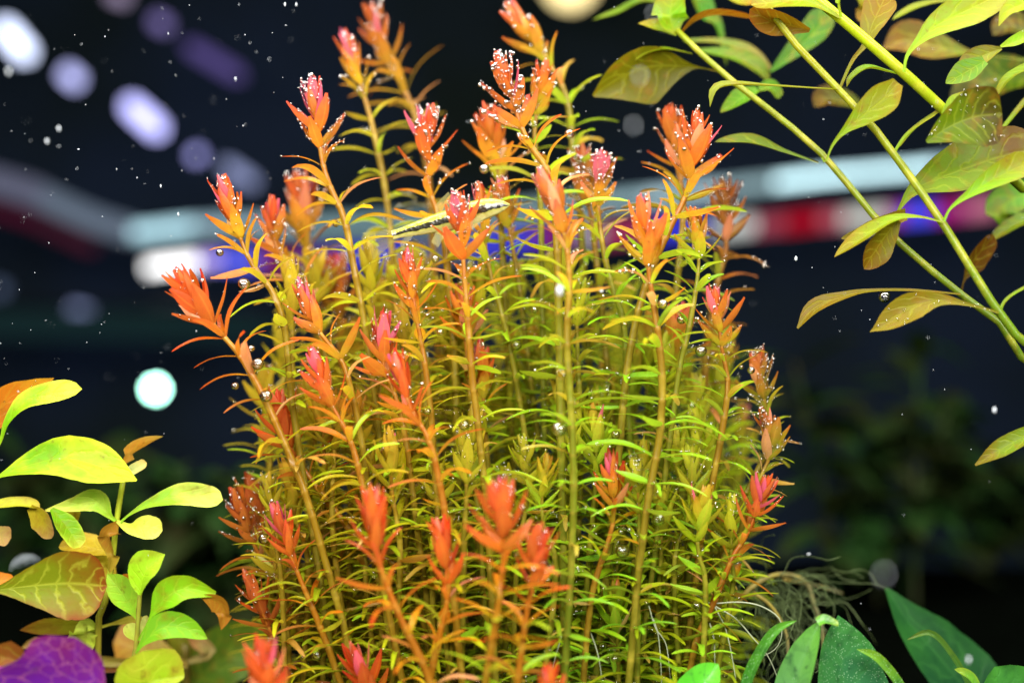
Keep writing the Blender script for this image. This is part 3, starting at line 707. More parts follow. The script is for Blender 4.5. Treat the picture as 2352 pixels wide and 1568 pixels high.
# left plant with the visible slender stem
g = to_ground(215, 1568, .425)
lp = thing('broad_leaf_plant', Vector(g[3]), 'lime plant with slender stem and pale leaves standing behind the big veined leaf', 'plant')
plant_stem(lp, [(286, 1085), (280, 1120), (268, 1195), (256, 1300), (238, 1400), (225, 1500), g], (6, 11), .425, (.40, .50, .03), (.34, .28, .03))
broad_leaf(lp, [(282, 1062), (300, 1040), (335, 1018), (374, 1002)], [4, 11, 11, 2], .425, 50, .25, .03, (.55, .22, .02), (.4, .3, .06), M_LUD, under=True)
broad_leaf(lp, [(284, 1100), (305, 1080), (337, 1062)], [5, 12, 11], .42, 10, .2, .02, (.44, .5, .16), (.46, .36, .1), M_LUD)
broad_leaf(lp, [(276, 1200), (300, 1180), (345, 1156), (420, 1138), (512, 1148)], [3, 3, 10, 24, 22], .42, 20, .2, .03, PALE, (.58, .66, .1), M_LUD)
broad_leaf(lp, [(272, 1200), (252, 1185), (222, 1152), (170, 1160), (104, 1172)], [3, 6, 24, 16, 2], .423, 10, .3, .05, PALE, (.56, .62, .1), M_LUD, rnd=False)
broad_leaf(lp, [(175, 1165), (150, 1185), (118, 1180)], [12, 22, 4], .43, 20, .2, .03, (.5, .40, .02), (.5, .36, .02), M_LUD, under=True)
broad_leaf(lp, [(118, 1168), (150, 1205), (184, 1256)], [4, 20, 16], .415, 25, .2, .02, LIME, (.5, .6, .05), M_LUD)
broad_leaf(lp, [(268, 1196), (300, 1214), (335, 1212), (373, 1218)], [3, 12, 26, 20], .42, 10, .2, .03, (.55, .66, .06), (.6, .62, .1), M_LUD)
broad_leaf(lp, [(270, 1196), (248, 1222), (258, 1270), (252, 1315)], [4, 20, 13, 4], .42, 30, .3, .03, (.36, .18, .02), (.30, .26, .02), M_LUD, under=True)
broad_leaf(lp, [(262, 1270), (220, 1258), (175, 1250), (135, 1256)], [4, 20, 20, 8], .43, 30, .2, .03, (.5, .36, .015), (.45, .3, .02), M_LUD)
broad_leaf(lp, [(262, 1250), (240, 1290), (245, 1330), (258, 1345)], [6, 22, 20, 4], .435, 10, .2, .02, (.42, .34, .015), (.42, .3, .02), M_LUD)
broad_leaf(lp, [(232, 1440), (170, 1430), (110, 1432), (46, 1446)], [3, 18, 24, 3], .435, 30, .2, .03, (.28, .3, .015), (.3, .12, .02), M_LUD, under=True)
broad_leaf(lp, [(228, 1450), (200, 1435), (195, 1470), (160, 1500)], [3, 16, 36, 20], .425, 10, .25, .04, (.48, .6, .06), (.45, .6, .03), M_LUD)
broad_leaf(lp, [(232, 1440), (260, 1432), (300, 1424), (330, 1418)], [3, 3, 8, 3], .43, 30, .2, .02, (.42, .4, .03), (.4, .3, .03), M_LUD)
# left plant with the dark stem
g = to_ground(310, 1600, .405)
lp = thing('broad_leaf_plant', Vector(g[3]), 'fresh green plant with dark stem and cupped top leaf at lower left', 'plant')
plant_stem(lp, [(324, 1335), (320, 1380), (316, 1440), (311, 1510), (309, 1580), g], (5, 11), .405, (.26, .30, .03), (.14, .07, .02))
broad_leaf(lp, [(322, 1366), (326, 1335), (338, 1308), (358, 1290), (379, 1272)], [3, 24, 34, 28, 4], .402, -15, .45, .03, (.26, .50, .01), (.34, .54, .03), M_LUD)
broad_leaf(lp, [(321, 1372), (318, 1345), (300, 1328), (282, 1318)], [3, 16, 18, 4], .41, 20, .3, .02, ORG, (.4, .12, .015), M_LUD, under=True)
broad_leaf(lp, [(318, 1425), (306, 1408), (288, 1372), (265, 1340), (246, 1318)], [2, 6, 27, 24, 4], .41, 10, .3, .03, GREEN, (.3, .52, .03), M_LUD)
broad_leaf(lp, [(318, 1470), (348, 1414), (385, 1368), (430, 1350), (495, 1364)], [2, 4, 32, 26, 6], .40, 5, .3, .04, (.16, .40, .007), (.20, .40, .007), M_LUD, rnd=False)
broad_leaf(lp, [(462, 1366), (502, 1382), (515, 1408), (508, 1446)], [4, 24, 17, 2], .40, 15, .2, .02, (.32, .14, .012), (.30, .12, .012), M_LUD, under=True, label='brown underside of the bent over leaf tip')
broad_leaf(lp, [(313, 1500), (330, 1475), (370, 1442), (420, 1440), (476, 1466)], [3, 8, 28, 24, 6], .398, 15, .25, .04, (.13, .33, .01), (.15, .36, .008), M_LUD)
broad_leaf(lp, [(314, 1470), (300, 1450), (292, 1432)], [3, 14, 10], .41, 30, .2, .02, (.4, .5, .06), (.5, .55, .1), M_LUD)
broad_leaf(lp, [(318, 1470), (334, 1445), (338, 1412)], [3, 14, 8], .412, 20, .2, .02, (.45, .5, .1), (.5, .52, .14), M_LUD)
broad_leaf(lp, [(312, 1640), (338, 1590), (338, 1545), (328, 1494)], [3, 56, 68, 52], .388, 20, .1, .03, (.24, .40, .008), (.32, .34, .02), M_LUD)
# purple leaved plant in the corner
g = to_ground(110, 1640, .375)
lp = thing('purple_plant', Vector(g[3]), 'purple leaf with pink netted veins in the bottom left corner', 'plant')
plant_stem(lp, [(120, 1680, .375), (112, 1740, .375), g], 10, .375, (.2, .05, .12))
broad_leaf(lp, [(120, 1690), (135, 1600), (155, 1530), (172, 1462)], [30, (150, 118), (100, 100), (88, 66)], .372, -12, .12, .06, (.085, .008, .18), (.11, .008, .07), M_PURPLE, n=26, m=14, tilt=-8)
broad_leaf(lp, [(100, 1690), (60, 1620), (25, 1570), (-20, 1540)], [10, 40, 30, 14], .375, 20, .2, .04, (.28, .04, .42), (.3, .04, .3), M_PURPLE)
# dim leaves low behind
g = to_ground(430, 1700, .49)
lp = thing('broad_leaf_plant', Vector(g[3]), 'dim dark green plant low behind the fresh green one', 'plant')
plant_stem(lp, [(425, 1480, .49), (430, 1600, .49), g], 9, .49, (.14, .12, .02))
broad_leaf(lp, [(425, 1620), (470, 1545), (560, 1490), (640, 1470)], [20, 60, 60, 20], .49, 10, .2, .04, (.07, .14, .01), (.10, .16, .01), M_LUD)
broad_leaf(lp, [(428, 1600), (420, 1500), (390, 1440)], [4, 22, 16], .49, 20, .2, .04, (.12, .16, .01), (.16, .14, .01), M_LUD)
broad_leaf(lp, [(430, 1520), (480, 1500), (450, 1470), (440, 1440)], [3, 12, 14, 6], .48, 20, .2, .04, (.26, .2, .06), (.4, .12, .06), M_LUD)
broad_leaf(lp, [(430, 1530), (300, 1480), (260, 1475)], [3, 40, 16], .47, 30, .2, .04, (.26, .18, .02), (.3, .14, .02), M_LUD)
broad_leaf(lp, [(430, 1530), (90, 1530), (20, 1510), (-30, 1525)], [3, 20, 34, 30], .45, 10, .2, .04, (.20, .06, .01), (.22, .07, .01), M_LUD)
broad_leaf(lp, [(430, 1530), (130, 1510), (85, 1480), (50, 1486)], [3, 16, 18, 8], .45, 10, .2, .04, (.24, .2, .03), (.24, .14, .03), M_LUD)

_bl = broad_leaf
def broad_leaf(*a, **k):
    a = list(a)
    if len(a) > 7:
        a[7] = tuple(x * y for x, y in zip(a[7], (.34, .50, .25)))
        if len(a) > 8: a[8] = tuple(x * y for x, y in zip(a[8], (.40, .36, .25)))
    return _bl(*a, **k)
# ------------------------------------------------ right hand stems with broad leaves
YL = (.50, .56, .015); DG = (.10, .20, .012)
g = to_ground(2560, 1500, .425)
rp = thing('broad_leaf_plant', Vector(g[3]), 'thickest lime stem at upper right with round curled leaves', 'plant')
plant_stem(rp, [(1800, -70, .41), (1878, 0, .41), (1930, 42, .41), (2076, 168, .41), (2165, 250, .415), (2255, 345, .42), (2360, 445, .425), (2480, 620, .425), g], (12, 14), .41, (.38, .50, .008), (.05, .13, .008))
broad_leaf(rp, [(1928, 42), (1862, 6), (1795, 4), (1725, 12)], [3, 24, 34, 22], .408, 30, .2, .05, (.48, .44, .015), (.44, .34, .015), M_LUD)
broad_leaf(rp, [(1860, 70, .42), (1815, 58, .42), (1770, 48, .42), (1722, 22, .42)], [4, 18, 26, 14], .42, 20, .2, .05, (.5, .2, .012), (.5, .16, .012), M_LUD, under=True, label='orange underside of a leaf near the top edge')
broad_leaf(rp, [(1930, 40), (1925, 10), (1928, -30)], [5, 4, 8], .405, 30, .2, .02, YL, YL, M_LUD)
broad_leaf(rp, [(2076, 166), (2084, 128), (2112, 94), (2152, 58), (2225, 22), (2310, -20)], [3, 4, 10, (24, 34), (40, 46), 40], .405, 10, .25, .06, (.52, .62, .02), (.46, .48, .02), M_LUD, n=26)
broad_leaf(rp, [(2400, -30), (2352, 6), (2314, 26), (2294, 60)], [30, 24, 14, 1], .40, 15, .3, .03, (.58, .66, .02), (.6, .68, .03), M_LUD, rnd=False)
broad_leaf(rp, [(2076, 175), (2040, 166), (1995, 158), (1960, 178), (1945, 200)], [3, 7, 12, 9, 3], .418, 60, .2, .02, (.34, .48, .02), (.3, .40, .02), M_LUD)
broad_leaf(rp, [(2162, 252), (2100, 295), (2062, 340)], [4, 4, 4], .415, 30, .3, .0, (.40, .44, .02), (.34, .34, .02), M_LUD)
broad_leaf(rp, [(2128, 326), (2178, 292), (2238, 268), (2302, 262)], [4, (34, 44), (64, 74), (56, 66)], .395, 5, .14, .06, (.24, .26, .010), (.11, .075, .006), M_OLIVE, n=26, m=12, tilt=-5, bubbles=45, label='round olive leaf seen face on, sprinkled with bubbles')
broad_leaf(rp, [(2165, 262, .402), (2195, 238, .402), (2225, 212, .402)], [4, 18, 6], .402, 10, .2, .02, (.5, .54, .03), (.54, .56, .04), M_LUD)
broad_leaf(rp, [(2300, 112), (2262, 126), (2226, 150), (2205, 172)], [4, 20, 22, 6], .42, 15, .3, .04, (.42, .32, .015), (.46, .24, .012), M_LUD)
broad_leaf(rp, [(2262, 140), (2215, 168), (2172, 192)], [12, 26, 6], .415, 10, .2, .04, (.20, .38, .015), (.3, .5, .02), M_LUD)
broad_leaf(rp, [(2298, 108), (2332, 96), (2380, 72)], [3, 13, 14], .412, 20, .2, .03, (.46, .62, .02), (.5, .62, .03), M_LUD)
broad_leaf(rp, [(2380, 150), (2318, 180), (2286, 226)], [12, 9, 3], .41, 50, .2, .03, (.40, .44, .02), (.38, .4, .02), M_LUD)
broad_leaf(rp, [(2255, 345), (2300, 300), (2360, 230), (2400, 200)], [3, 4, 6, 8], .43, 50, .2, .03, (.34, .38, .02), (.3, .3, .02), M_LUD)
# second stem
g = to_ground(2500, 1500, .40)
rp = thing('broad_leaf_plant', Vector(g[3]), 'middle lime stem at right carrying the folded leaf and dangling lower leaves', 'plant')
plant_stem(rp, [(1725, -40, .42), (1790, 55, .42), (1832, 108, .418), (1926, 206, .412), (2012, 300, .41), (2102, 422, .408), (2165, 512, .405), (2232, 620, .402), (2294, 718, .40), (2360, 812, .40), (2440, 1000, .40), g], (8, 12), .41, (.26, .28, .008), (.07, .19, .008))
broad_leaf(rp, [(1928, 205), (1958, 140), (1990, 100), (2004, 56), (2035, -10)], [3, 4, 8, 26, 42], .418, 10, .2, .03, (.42, .30, .015), (.44, .28, .012), M_LUD)
broad_leaf(rp, [(1926, 207), (1840, 202), (1760, 198), (1692, 196), (1648, 206), (1631, 246)], [3, 3, 5, 9, 11, 2], .412, 55, .3, .03, (.44, .32, .015), (.36, .46, .02), M_LUD)
broad_leaf(rp, [(2056, 352), (2062, 338), (2090, 302), (2150, 262)], [3, 3, 3, 3], .409, 30, .3, .0, (.42, .48, .02), (.42, .46, .02), M_LUD)
broad_leaf(rp, [(2166, 512), (2110, 500), (2052, 506), (1985, 545), (1917, 590)], [2, 4, 9, 15, 4], .403, 45, .3, .03, (.46, .48, .015), (.44, .36, .015), M_LUD)
broad_leaf(rp, [(2062, 505), (2035, 540), (2008, 580), (1985, 618)], [8, 26, 32, 12], .406, 10, .2, .04, (.32, .22, .012), (.34, .18, .012), M_LUD, under=True)
broad_leaf(rp, [(2080, 490, .415), (2010, 515, .415), (1965, 535, .415), (1932, 548, .415)], [14, 16, 10, 6], .415, 15, .2, .04, (.36, .2, .012), (.5, .5, .12), M_LUD, under=True)
broad_leaf(rp, [(2168, 508), (2184, 478), (2225, 447), (2282, 412), (2370, 370)], [3, 3, 9, 24, 34], .398, 10, .3, .03, (.42, .60, .02), (.46, .50, .02), M_LUD)
broad_leaf(rp, [(2055, 505), (2072, 470), (2106, 432), (2190, 396), (2290, 362), (2390, 340)], [3, 5, 18, 54, 62, 50], .416, 8, .15, .05, (.36, .40, .015), (.28, .16, .012), M_OLIVE, n=26, m=12)
broad_leaf(rp, [(2294, 718), (2225, 700), (2155, 690), (2092, 706), (2044, 740), (1998, 762)], [3, 4, 15, (34, 28), (20, 26), 2], .398, 12, .3, .05, (.38, .24, .012), (.46, .36, .015), M_OLIVE, bubbles=24)
broad_leaf(rp, [(2296, 716), (2310, 690), (2340, 668), (2400, 640)], [3, 3, 3, 4], .40, 30, .3, .0, (.36, .46, .02), (.36, .46, .02), M_LUD)
broad_leaf(rp, [(2400, 990), (2352, 1004), (2295, 1034), (2240, 1068)], [14, 18, 18, 2], .405, 20, .3, .03, (.34, .36, .015), (.32, .28, .015), M_LUD, rnd=False)
# third stem
g = to_ground(2460, 1500, .415)
rp = thing('broad_leaf_plant', Vector(g[3]), 'lowest lime stem of the right hand group, crossing the white lamp strip', 'plant')
plant_stem(rp, [(1555, 70, .44), (1580, 95, .438), (1655, 165, .435), (1722, 217, .432), (1882, 348, .425), (2002, 490, .42), (2082, 572, .418), (2205, 674, .415), (2300, 745, .412), (2360, 850, .412), (2420, 1000, .415), g], (7, 11), .42, (.20, .25, .008), (.07, .15, .008))
broad_leaf(rp, [(1658, 166), (1590, 154), (1500, 152), (1425, 178), (1362, 220)], [2, 6, (70, 46), (52, 40), 3], .445, 15, .2, .03, (.20, .17, .008), (.24, .30, .008), M_LUD, under=True, rnd=False, n=24)
broad_leaf(rp, [(1590, 125), (1530, 114), (1490, 122), (1458, 140)], [3, 7, 9, 3], .44, 60, .2, .02, (.36, .40, .02), (.38, .40, .03), M_LUD)
broad_leaf(rp, [(1570, 94), (1650, 98), (1720, 122), (1776, 164)], [3, 9, 16, 5], .475, 35, .2, .03, (.26, .28, .04), (.4, .28, .06), M_LUD)
broad_leaf(rp, [(1600, 115), (1680, 130), (1735, 155), (1768, 192)], [3, 18, 22, 5], .47, 30, .2, .03, (.20, .30, .02), (.24, .34, .02), M_LUD)
broad_leaf(rp, [(1560, 82), (1600, 46), (1650, 32), (1730, 42)], [3, 8, 8, 5], .44, 60, .2, .03, (.52, .14, .012), (.52, .18, .012), M_LUD, under=True)
broad_leaf(rp, [(1555, 80), (1540, 48), (1545, -5), (1560, -40)], [4, 36, 30, 20], .44, 10, .2, .04, (.34, .56, .015), (.5, .40, .015), M_LUD)
broad_leaf(rp, [(1554, 82), (1515, 64), (1466, 54)], [4, 18, 2], .442, 30, .2, .04, (.5, .56, .02), (.52, .46, .02), M_LUD)
broad_leaf(rp, [(1560, 20, .48), (1480, 4, .48), (1420, 30, .48), (1362, 46, .48)], [3, 10, 10, 2], .48, 50, .2, .04, (.14, .22, .01), (.26, .44, .015), M_LUD)
broad_leaf(rp, [(1888, 362), (1896, 372), (1912, 334), (1940, 300), (1985, 262), (2030, 226), (2062, 190)], [2, 2, 3, 8, 27, 36, 14], .40, 5, .12, .05, (.42, .46, .015), (.46, .40, .02), M_OLIVE, n=26, m=12, rnd=False, tilt=0, label='folded yellow green leaf hanging before the middle stem')
broad_leaf(rp, [(1880, 376), (1800, 350), (1722, 328), (1642, 326)], [2, 6, 15, 5], .43, 45, .3, .03, (.22, .26, .015), (.2, .26, .015), M_LUD)
broad_leaf(rp, [(1740, 206, .445), (1700, 226, .445), (1655, 258, .445)], [8, 20, 4], .445, 20, .2, .04, (.20, .38, .015), (.24, .42, .015), M_LUD)
broad_leaf(rp, [(1742, 206, .455), (1770, 200, .455), (1790, 226, .455)], [6, 16, 12], .455, 20, .2, .04, (.18, .34, .015), (.2, .34, .015), M_LUD)
broad_leaf(rp, [(2206, 676), (2100, 667), (2000, 668), (1940, 680), (1872, 706), (1832, 754)], [2, 3, 4, 9, 15, 2], .412, 25, .3, .04, (.42, .22, .012), (.34, .26, .012), M_LUD, rnd=False)
broad_leaf(rp, [(2206, 676), (2215, 640), (2235, 600), (2282, 540)], [3, 4, 26, 18], .44, 20, .2, .03, (.16, .07, .008), (.18, .08, .008), M_LUD, under=True)
bubble(P(2032, 682, .412), px(14, .412), 'dark green bubble hanging below a thin dangling leaf at right')
# dim leaves behind the right hand stems
g = to_ground(2500, 1500, .48)
rp = thing('broad_leaf_plant', Vector(g[3]), 'dim olive plant blurred behind the lime stems at top right', 'plant')
plant_stem(rp, [(2300, -40, .48), (2380, 150, .48), (2450, 500, .48), g], 9, .48, (.16, .2, .015))
broad_leaf(rp, [(2370, 140), (2240, 124), (2140, 104), (2080, 92), (2028, 112)], [3, 4, (44, 34), (44, 40), 10], .47, 10, .2, .03, (.26, .22, .012), (.30, .16, .012), M_LUD)
broad_leaf(rp, [(2330, 10), (2180, 4), (2110, 16), (2050, 46)], [3, 4, 8, 6], .45, 45, .2, .03, (.36, .28, .015), (.34, .46, .02), M_LUD)
broad_leaf(rp, [(2400, 180), (2320, 176), (2250, 200), (2190, 270)], [20, 44, 46, 16], .48, 20, .2, .03, (.12, .16, .008), (.12, .10, .008), M_LUD)
broad_leaf(rp, [(2400, 90), (2320, 60), (2280, 80)], [30, 30, 10], .475, 20, .2, .03, (.12, .09, .006), (.12, .08, .006), M_LUD)
broad_leaf(rp, [(1770, 165), (1830, 112), (1875, 70), (1900, 20)], [3, 22, 32, 26], .465, 10, .2, .03, (.10, .26, .01), (.12, .28, .012), M_LUD)
broad_leaf(rp, [(2430, 480), (2350, 450), (2300, 480), (2300, 520)], [14, 34, 34, 10], .47, 10, .2, .03, (.14, .34, .012), (.16, .34, .012), M_LUD)
broad_leaf(rp, [(2430, 500), (2352, 508), (2300, 535), (2275, 556)], [12, 14, 10, 3], .45, 40, .2, .03, (.24, .30, .012), (.2, .2, .012), M_LUD)
broad_leaf(rp, [(1600, -20), (1622, 30), (1650, 60), (1668, 150)], [24, 22, 10, 3], .485, 10, .2, .03, (.08, .26, .01), (.12, .36, .012), M_LUD)
broad_leaf(rp, [(1990, 260), (1950, 235), (1900, 225), (1870, 245)], [3, 20, 26, 10], .475, 20, .2, .03, (.16, .14, .01), (.2, .09, .01), M_LUD)
broad_leaf(rp, [(1640, -40), (1680, -5), (1715, 4), (1750, 0)], [10, 14, 14, 6], .45, 20, .2, .03, (.5, .36, .015), (.5, .26, .015), M_LUD)
broad_leaf(rp, [(1960, -30), (1985, 15), (1975, 50)], [20, 18, 8], .455, 20, .2, .03, (.4, .3, .015), (.4, .24, .015), M_LUD)

broad_leaf = _bl
# ---------------------------------------------------------------- dark fern at the lower right
FD = (.008, .05, .014); FL = (.14, .44, .03); FY = (.17, .25, .015)
g = to_ground(1950, 1750, .42)
fp = thing('fern', Vector(g[3]), 'dark green fern with bubble dotted leathery fronds at the bottom right', 'plant')
broad_leaf(fp, [(2300, 1760, .455), (2235, 1610, .455), (2150, 1500, .455), (2085, 1425, .455), (2034, 1350, .455)], [20, (84, 80), 66, (44, 38), 4], .455, 18, .15, .05, FD, (.014, .08, .012), M_FERNP, n=26, rnd=False)
broad_leaf(fp, [(1950, 1760), (1944, 1640), (1934, 1540), (1926, 1470), (1925, 1412)], [14, 92, (76, 86), (52, 56), 16], .405, 10, .18, .05, (.022, .115, .042), (.035, .16, .03), M_FERN, n=26, m=12)
broad_leaf(fp, [(1800, 1700), (1818, 1600), (1848, 1505), (1884, 1424)], [16, 34, 28, 7], .396, 20, .35, .04, (.07, .20, .05), (.08, .24, .03), M_FERNP)
broad_leaf(fp, [(1878, 1430), (1895, 1423), (1926, 1434)], [8, 9, 5], .394, 30, .3, .0, (.07, .24, .015), FY, M_FERNP)
broad_leaf(fp, [(1690, 1700), (1718, 1568), (1748, 1500), (1784, 1448), (1830, 1424)], [6, 11, 11, 9, 3], .40, 20, .8, .03, (.035, .16, .012), (.08, .24, .015), M_FERN)
broad_leaf(fp, [(2120, 1680), (2062, 1575), (2012, 1512), (1968, 1490)], [8, 11, 10, 3], .40, 20, .7, .03, (.03, .15, .012), (.12, .24, .015), M_FERN)
broad_leaf(fp, [(2280, 1700), (2225, 1580), (2180, 1500), (2135, 1454), (2084, 1468)], [6, 8, 7, 6, 3], .425, 20, .7, .03, (.02, .09, .01), (.08, .13, .01), M_FERNP)
broad_leaf(fp, [(2330, 1720), (2305, 1600), (2284, 1530)], [14, 76, 44], .41, 10, .2, .04, (.018, .11, .02), (.04, .18, .02), M_FERNP)
broad_leaf(fp, [(2260, 1640), (2230, 1562), (2192, 1536)], [6, 10, 5], .408, 30, .6, .0, (.07, .24, .015), FY, M_FERNP)
broad_leaf(fp, [(1560, 1700), (1590, 1620), (1616, 1566), (1650, 1524)], [10, 46, 40, 14], .395, 10, .2, .04, (.06, .36, .015), (.09, .40, .02), M_FERNP, label='bright green frond tip at the bottom edge')
plant_stem(fp, [(1950, 1700, .415), (1960, 1760, .418), g], (9, 12), .415, (.05, .16, .03))
# old root tangle
rtc = P(1800, 1400, .455)
rt = thing('root_tangle', Vector((rtc.x, rtc.y, GROUND)), 'pale tangle of fine old roots between the clump and the fern', 'roots')
vs = []; fs = []; off = 0; rr_ = random.Random(5)
for k in range(80):
    u, v = rr_.uniform(1690, 1850), rr_.uniform(1315, 1400); dd = .45 + rr_.uniform(-.015, .03)
    pts = [np.array(P(u, v, dd))]
    a = rr_.uniform(-.7, 1.9); sp_r = rr_.uniform(18, 34)
    for j in range(7):
        a += rr_.uniform(-.9, .9) + (0.32 if a < 1.5 else -.3)
        u += math.cos(a) * sp_r; v += math.sin(a) * sp_r; dd += rr_.uniform(-.006, .006)
        pts.append(np.array(P(u, v, dd)))
    path, _ = catmull([p - np.array(rt.location) for p in pts], 18)
    q, f = tube_data(path, [px(rr_.uniform(.5, 1.2), .45)] * 18, 4)
    vs.append(q); fs += [tuple(x + off for x in ff) for ff in f]; off += len(q)
o = link('fine_roots', mesh('fine_roots', np.concatenate(vs).tolist(), fs, M_ROOTD), rt); o['kind'] = 'stuff'
for pts, rad in (([(1680, 1400, .45), (1730, 1345, .45), (1790, 1318, .455), (1850, 1335, .46), (1870, 1390, .46), (1890, 1460, .46), (1900, 1700, .46)], 6), ([(1730, 1360, .44), (1770, 1390, .44), (1800, 1440, .44), (1810, 1500, .44), (1800, 1700, .44)], 4.5), ([(1800, 1330, .47), (1880, 1345, .48), (1935, 1362, .48)], 4)):
    plant_stem(rt, pts, (rad, rad * .5), .45, (.30, .24, .05), (.22, .22, .1), name='thick_root')

# ---------------------------------------------------------------- the striped fish
def mat_fish():
    N = NT('fish_skin'); uv = N.n('ShaderNodeUVMap').outputs[0]; sp = N.n('ShaderNodeSeparateXYZ'); N.l(uv, sp.inputs[0])
    tc = N.n('ShaderNodeTexCoord').outputs['Object']; nz = N.noise(tc, 700, 3)
    h = N.math('ADD', sp.outputs[1], N.mr(nz, .3, .7, -.05, .05))
    back = N.mix(N.mr(h, .72, .93), (.42, .40, .03), (.20, .21, .02))
    belly = N.mix(N.mr(h, .1, .36), (.42, .40, .14), (.30, .29, .05))
    col = N.mix(N.mr(h, .5, .52), belly, back)
    st = N.math('MULTIPLY', N.mr(h, .33, .37), N.mr(h, .64, .68, 1, 0))
    col = N.mix(N.math('MULTIPLY', st, .97), col, (.008, .007, .006))
    vo = N.n('ShaderNodeTexVoronoi'); vo.inputs['Scale'].default_value = 900; N.l(tc, vo.inputs['Vector'])
    bp = N.n('ShaderNodeBump'); bp.inputs['Strength'].default_value = .4; bp.inputs['Distance'].default_value = .0003; N.l(vo.outputs[0], bp.inputs['Height'])
    sheet_shader(N, col, col, .25, .1, bp.outputs[0], spec=.7); return N.m
FDp = .411
fc0 = P(1040, 505, FDp)
fish = thing('fish', fc0, 'slender yellow fish with a black stripe swimming between the shoots', 'fish')
line, FLn = catmull([np.array(P(u, v, FDp + dd) - fc0) for u, v, dd in ((1172, 470, -.004), (1120, 478, -.003), (1050, 500, 0), (975, 520, .003), (902, 540, .006))], 22)
prof = [.03, .42, .66, .82, .92, .97, 1.0, 1.0, 1.0, .98, .96, .93, .9, .85, .8, .74, .68, .6, .54, .48, .44, .42]
v = []; f = []; uv = []; ns = 14
tg = np.gradient(line, axis=0); tg /= np.linalg.norm(tg, axis=1)[:, None]
for i in range(22):
    s = np.cross(tg[i], np.array(FWD)); s /= np.linalg.norm(s)
    if s[2] < 0: s = -s
    o_ = np.cross(tg[i], s)
    for k in range(ns):
        a = 2 * math.pi * k / ns
        v.append(tuple(line[i] + s * math.sin(a) * px(26, FDp) * prof[i] + o_ * math.cos(a) * px(13, FDp) * prof[i] ** 1.1)); uv.append((i / 21, .5 + .5 * math.sin(a)))
for i in range(21):
    for k in range(ns):
        k2 = (k + 1) % ns; f.append((i * ns + k, i * ns + k2, i * ns + ns + k2, i * ns + ns + k))
f.append(tuple(range(ns))); f.append(tuple(21 * ns + k for k in range(ns - 1, -1, -1)))
link('body', mesh('body', v, f, mat_fish(), uv), fish)
M_FIN = mat_plain('fish_fin', (.34, .32, .10), .4, trans=.5)
for nd in list(M_FIN.node_tree.nodes):
    if nd.type == 'OUTPUT_MATERIAL':
        src = nd.inputs[0].links[0].from_socket; tr = M_FIN.node_tree.nodes.new('ShaderNodeBsdfTransparent'); mx_ = M_FIN.node_tree.nodes.new('ShaderNodeMixShader')
        mx_.inputs[0].default_value = .4; M_FIN.node_tree.links.new(tr.outputs[0], mx_.inputs[1]); M_FIN.node_tree.links.new(src, mx_.inputs[2]); M_FIN.node_tree.links.new(mx_.outputs[0], nd.inputs[0])
M_EYE = mat_plain('fish_eye', (.01, .009, .008), .1)
def fin(name, quad):
    a = [np.array(P(u, v, dd) - fc0) for u, v, dd in quad]; n = 8; v = []; f = []
    for i in range(n + 1):
        for j in range(3):
            t = i / n; l = a[0] + (a[1] - a[0]) * t; r_ = a[3] + (a[2] - a[3]) * t
            p = l + (r_ - l) * j / 2; v.append(tuple(p + np.array(FWD) * (.0005 * math.sin(j * 2.6 + i) * t)))
    for i in range(n):
        for j in range(2):
            q = i * 3 + j; f.append((q, q + 1, q + 4, q + 3))
    o = link(name, mesh(name, v, f, M_FIN), fish)
    return o
fin('tail_fin', [(912, 526, FDp + .006), (832, 534, FDp + .010), (850, 556, FDp + .009), (905, 542, FDp + .006)])
fin('tail_fin', [(905, 540, FDp + .006), (850, 560, FDp + .009), (856, 598, FDp + .010), (912, 552, FDp + .006)])
fin('dorsal_fin', [(1052, 482, FDp), (1030, 440, FDp + .002), (1000, 470, FDp + .003), (1000, 498, FDp + .002)])
fin('pelvic_fin', [(1030, 528, FDp - .003), (1006, 568, FDp - .006), (990, 556, FDp - .004), (1002, 532, FDp - .001)])
fin('anal_fin', [(950, 540, FDp + .003), (925, 572, FDp + .004), (918, 560, FDp + .005), (928, 545, FDp + .005)])
fin('pectoral_fin', [(1118, 498, FDp - .010), (1084, 528, FDp - .014), (1076, 514, FDp - .012), (1104, 490, FDp - .010)])
ev, ef = balls([np.array(P(1145, 475, FDp - .003) - fc0) - np.array(FWD) * px(9, FDp)], [px(5.5, FDp)], ICO2)
link('eye', fast_mesh('eye', ev, ef, M_EYE), fish)

# ---------------------------------------------------------------- drifting specks in the water
cs = []; rs = []; st = []
r = random.Random(77)
for _ in range(340):
    d = r.uniform(.375, .47) if r.random() < .85 else r.uniform(.47, .6)
    u = r.uniform(-20, 2372); v_ = r.uniform(-20, 1580) ** 1.0
    if r.random() < .6: u, v_ = (r.uniform(-20, 720), r.uniform(-20, 900)) if r.random() < .65 else (r.uniform(1300, 2372), r.uniform(-20, 800))
    q = r.uniform(.4, .95) if r.random() < .93 else r.uniform(1.3, 2.2)
    cs.append(P(u, v_, d)); rs.append(px(q, .4167)); st.append((1, 1, r.uniform(1, 3.0)) if r.random() < .6 else (r.uniform(1, 2.6), 1, 1))
for (u, v_, d, q) in ((1470, 175, .27, 5), (1455, 290, .27, 5), (2030, 1320, .24, 6), (1500, 32, .28, 4), (2225, 1515, .34, 5), (2284, 942, .37, 5), (20, 165, .33, 5), (135, 296, .36, 4), (108, 325, .36, 4), (1285, 668, .35, 9), (1828, 594, .40, 4)):
    cs.append(P(u, v_, d)); rs.append(px(q, d)); st.append((.8, .8, 1.6))
sv, sf = balls([tuple(c) for c in cs], rs, ICO1, st)
o = link('drifting_specks', fast_mesh('drifting_specks', sv, sf, M_SPECK)); tag(o, 'fine white specks drifting in the dark water', 'particles', kind='stuff')

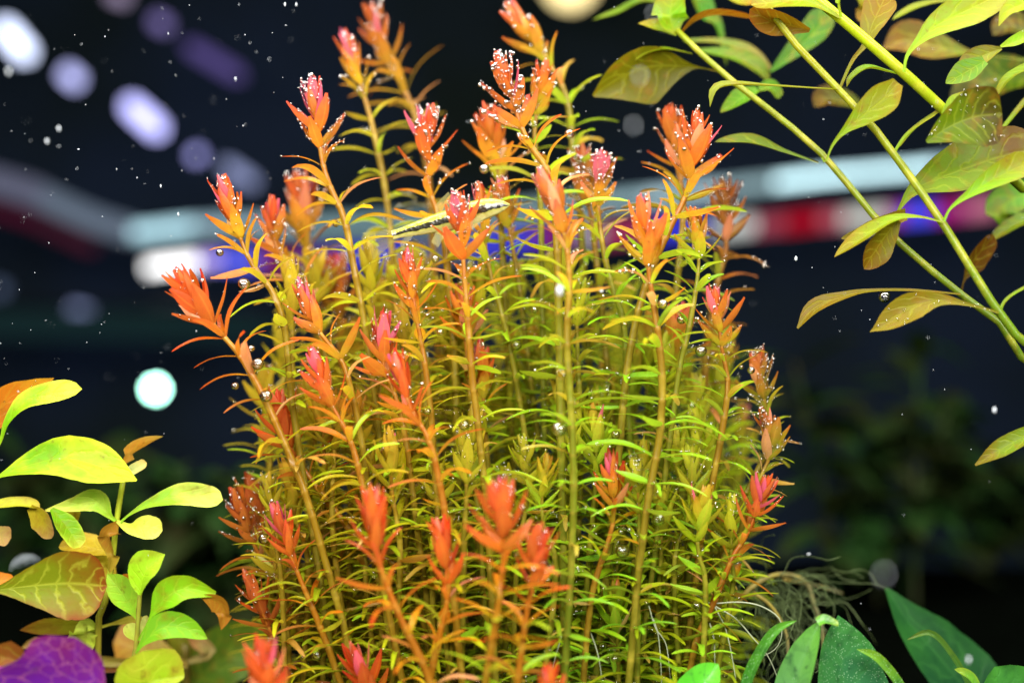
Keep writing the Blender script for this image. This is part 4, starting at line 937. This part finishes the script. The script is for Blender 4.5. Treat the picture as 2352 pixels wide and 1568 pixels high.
# ---------------------------------------------------------------- blurred weeds far behind
for nd in M_SOIL.node_tree.nodes:
    if nd.type == 'BSDF_PRINCIPLED': nd.inputs['Specular IOR Level'].default_value = 0.0
M_WEED = mat_plain('far_weed', (.014, .055, .008), .6, scale=30, col2=(.03, .03, .006), trans=.3)
def weed(u, v0, w_, h_, d, label, seed):
    r = random.Random(seed); b = P(u, v0, d); t = thing('water_weed', Vector((b.x, b.y, GROUND)), label, 'plant', 'weeds blurred behind the clump')
    for k in range(5):
        top = P(u + (k / 4 - .5) * w_ + r.uniform(-20, 20), v0 - h_ * r.uniform(.6, 1), d + r.uniform(-.04, .04)); bx = (top.x - t.location.x) * .5
        pts = [np.array((bx, r.uniform(-.03, .03), 0)), np.array((bx * 1.3, 0, (top.z - GROUND) * .5)), np.array(top - t.location)]
        c, L = catmull(pts, 26)
        tv_, tf_ = tube_data(c, [.0016] * 26, 5); link('stem', mesh('stem', tv_.tolist(), tf_, M_WEED), t)
        for i in range(6, 26):
            v = []; f = []; wd = r.uniform(.007, .013); ln = r.uniform(.03, .055); a_ = r.uniform(0, 6.28); el = r.uniform(-.3, .9)
            dr = np.array((math.cos(a_) * math.cos(el), math.sin(a_) * math.cos(el), math.sin(el))); sd = np.cross(dr, (0, 0, 1)); sd /= np.linalg.norm(sd); nn = np.cross(sd, dr)
            for q in range(7):
                x = q / 6; ww = wd * math.sin(math.pi * (.06 + .92 * x)) ; p = c[i] + dr * ln * x - np.array((0, 0, .012 * x * x))
                v += [tuple(p - sd * ww + nn * ww * .25), tuple(p), tuple(p + sd * ww + nn * ww * .25)]
            for q in range(6):
                for j in range(2): e = q * 3 + j; f.append((e, e + 1, e + 4, e + 3))
            link('leaf', mesh('leaf', v, f, M_WEED), t)
for k, (u, v0, w_, h_, d, lb) in enumerate([(2000, 1300, 380, 520, .85, 'widest dim green weed blurred in the dark below the right hand stems'), (2250, 1450, 260, 500, .95, 'faint brownish weed blurred near the right edge above the fern'),
        (480, 1330, 220, 250, .8, 'dim green weed blurred behind the pale lime leaf'), (170, 1220, 200, 180, .9, 'faint weed blurred under the mint round lamp')]):
    weed(u, v0, w_, h_, d, lb, k)
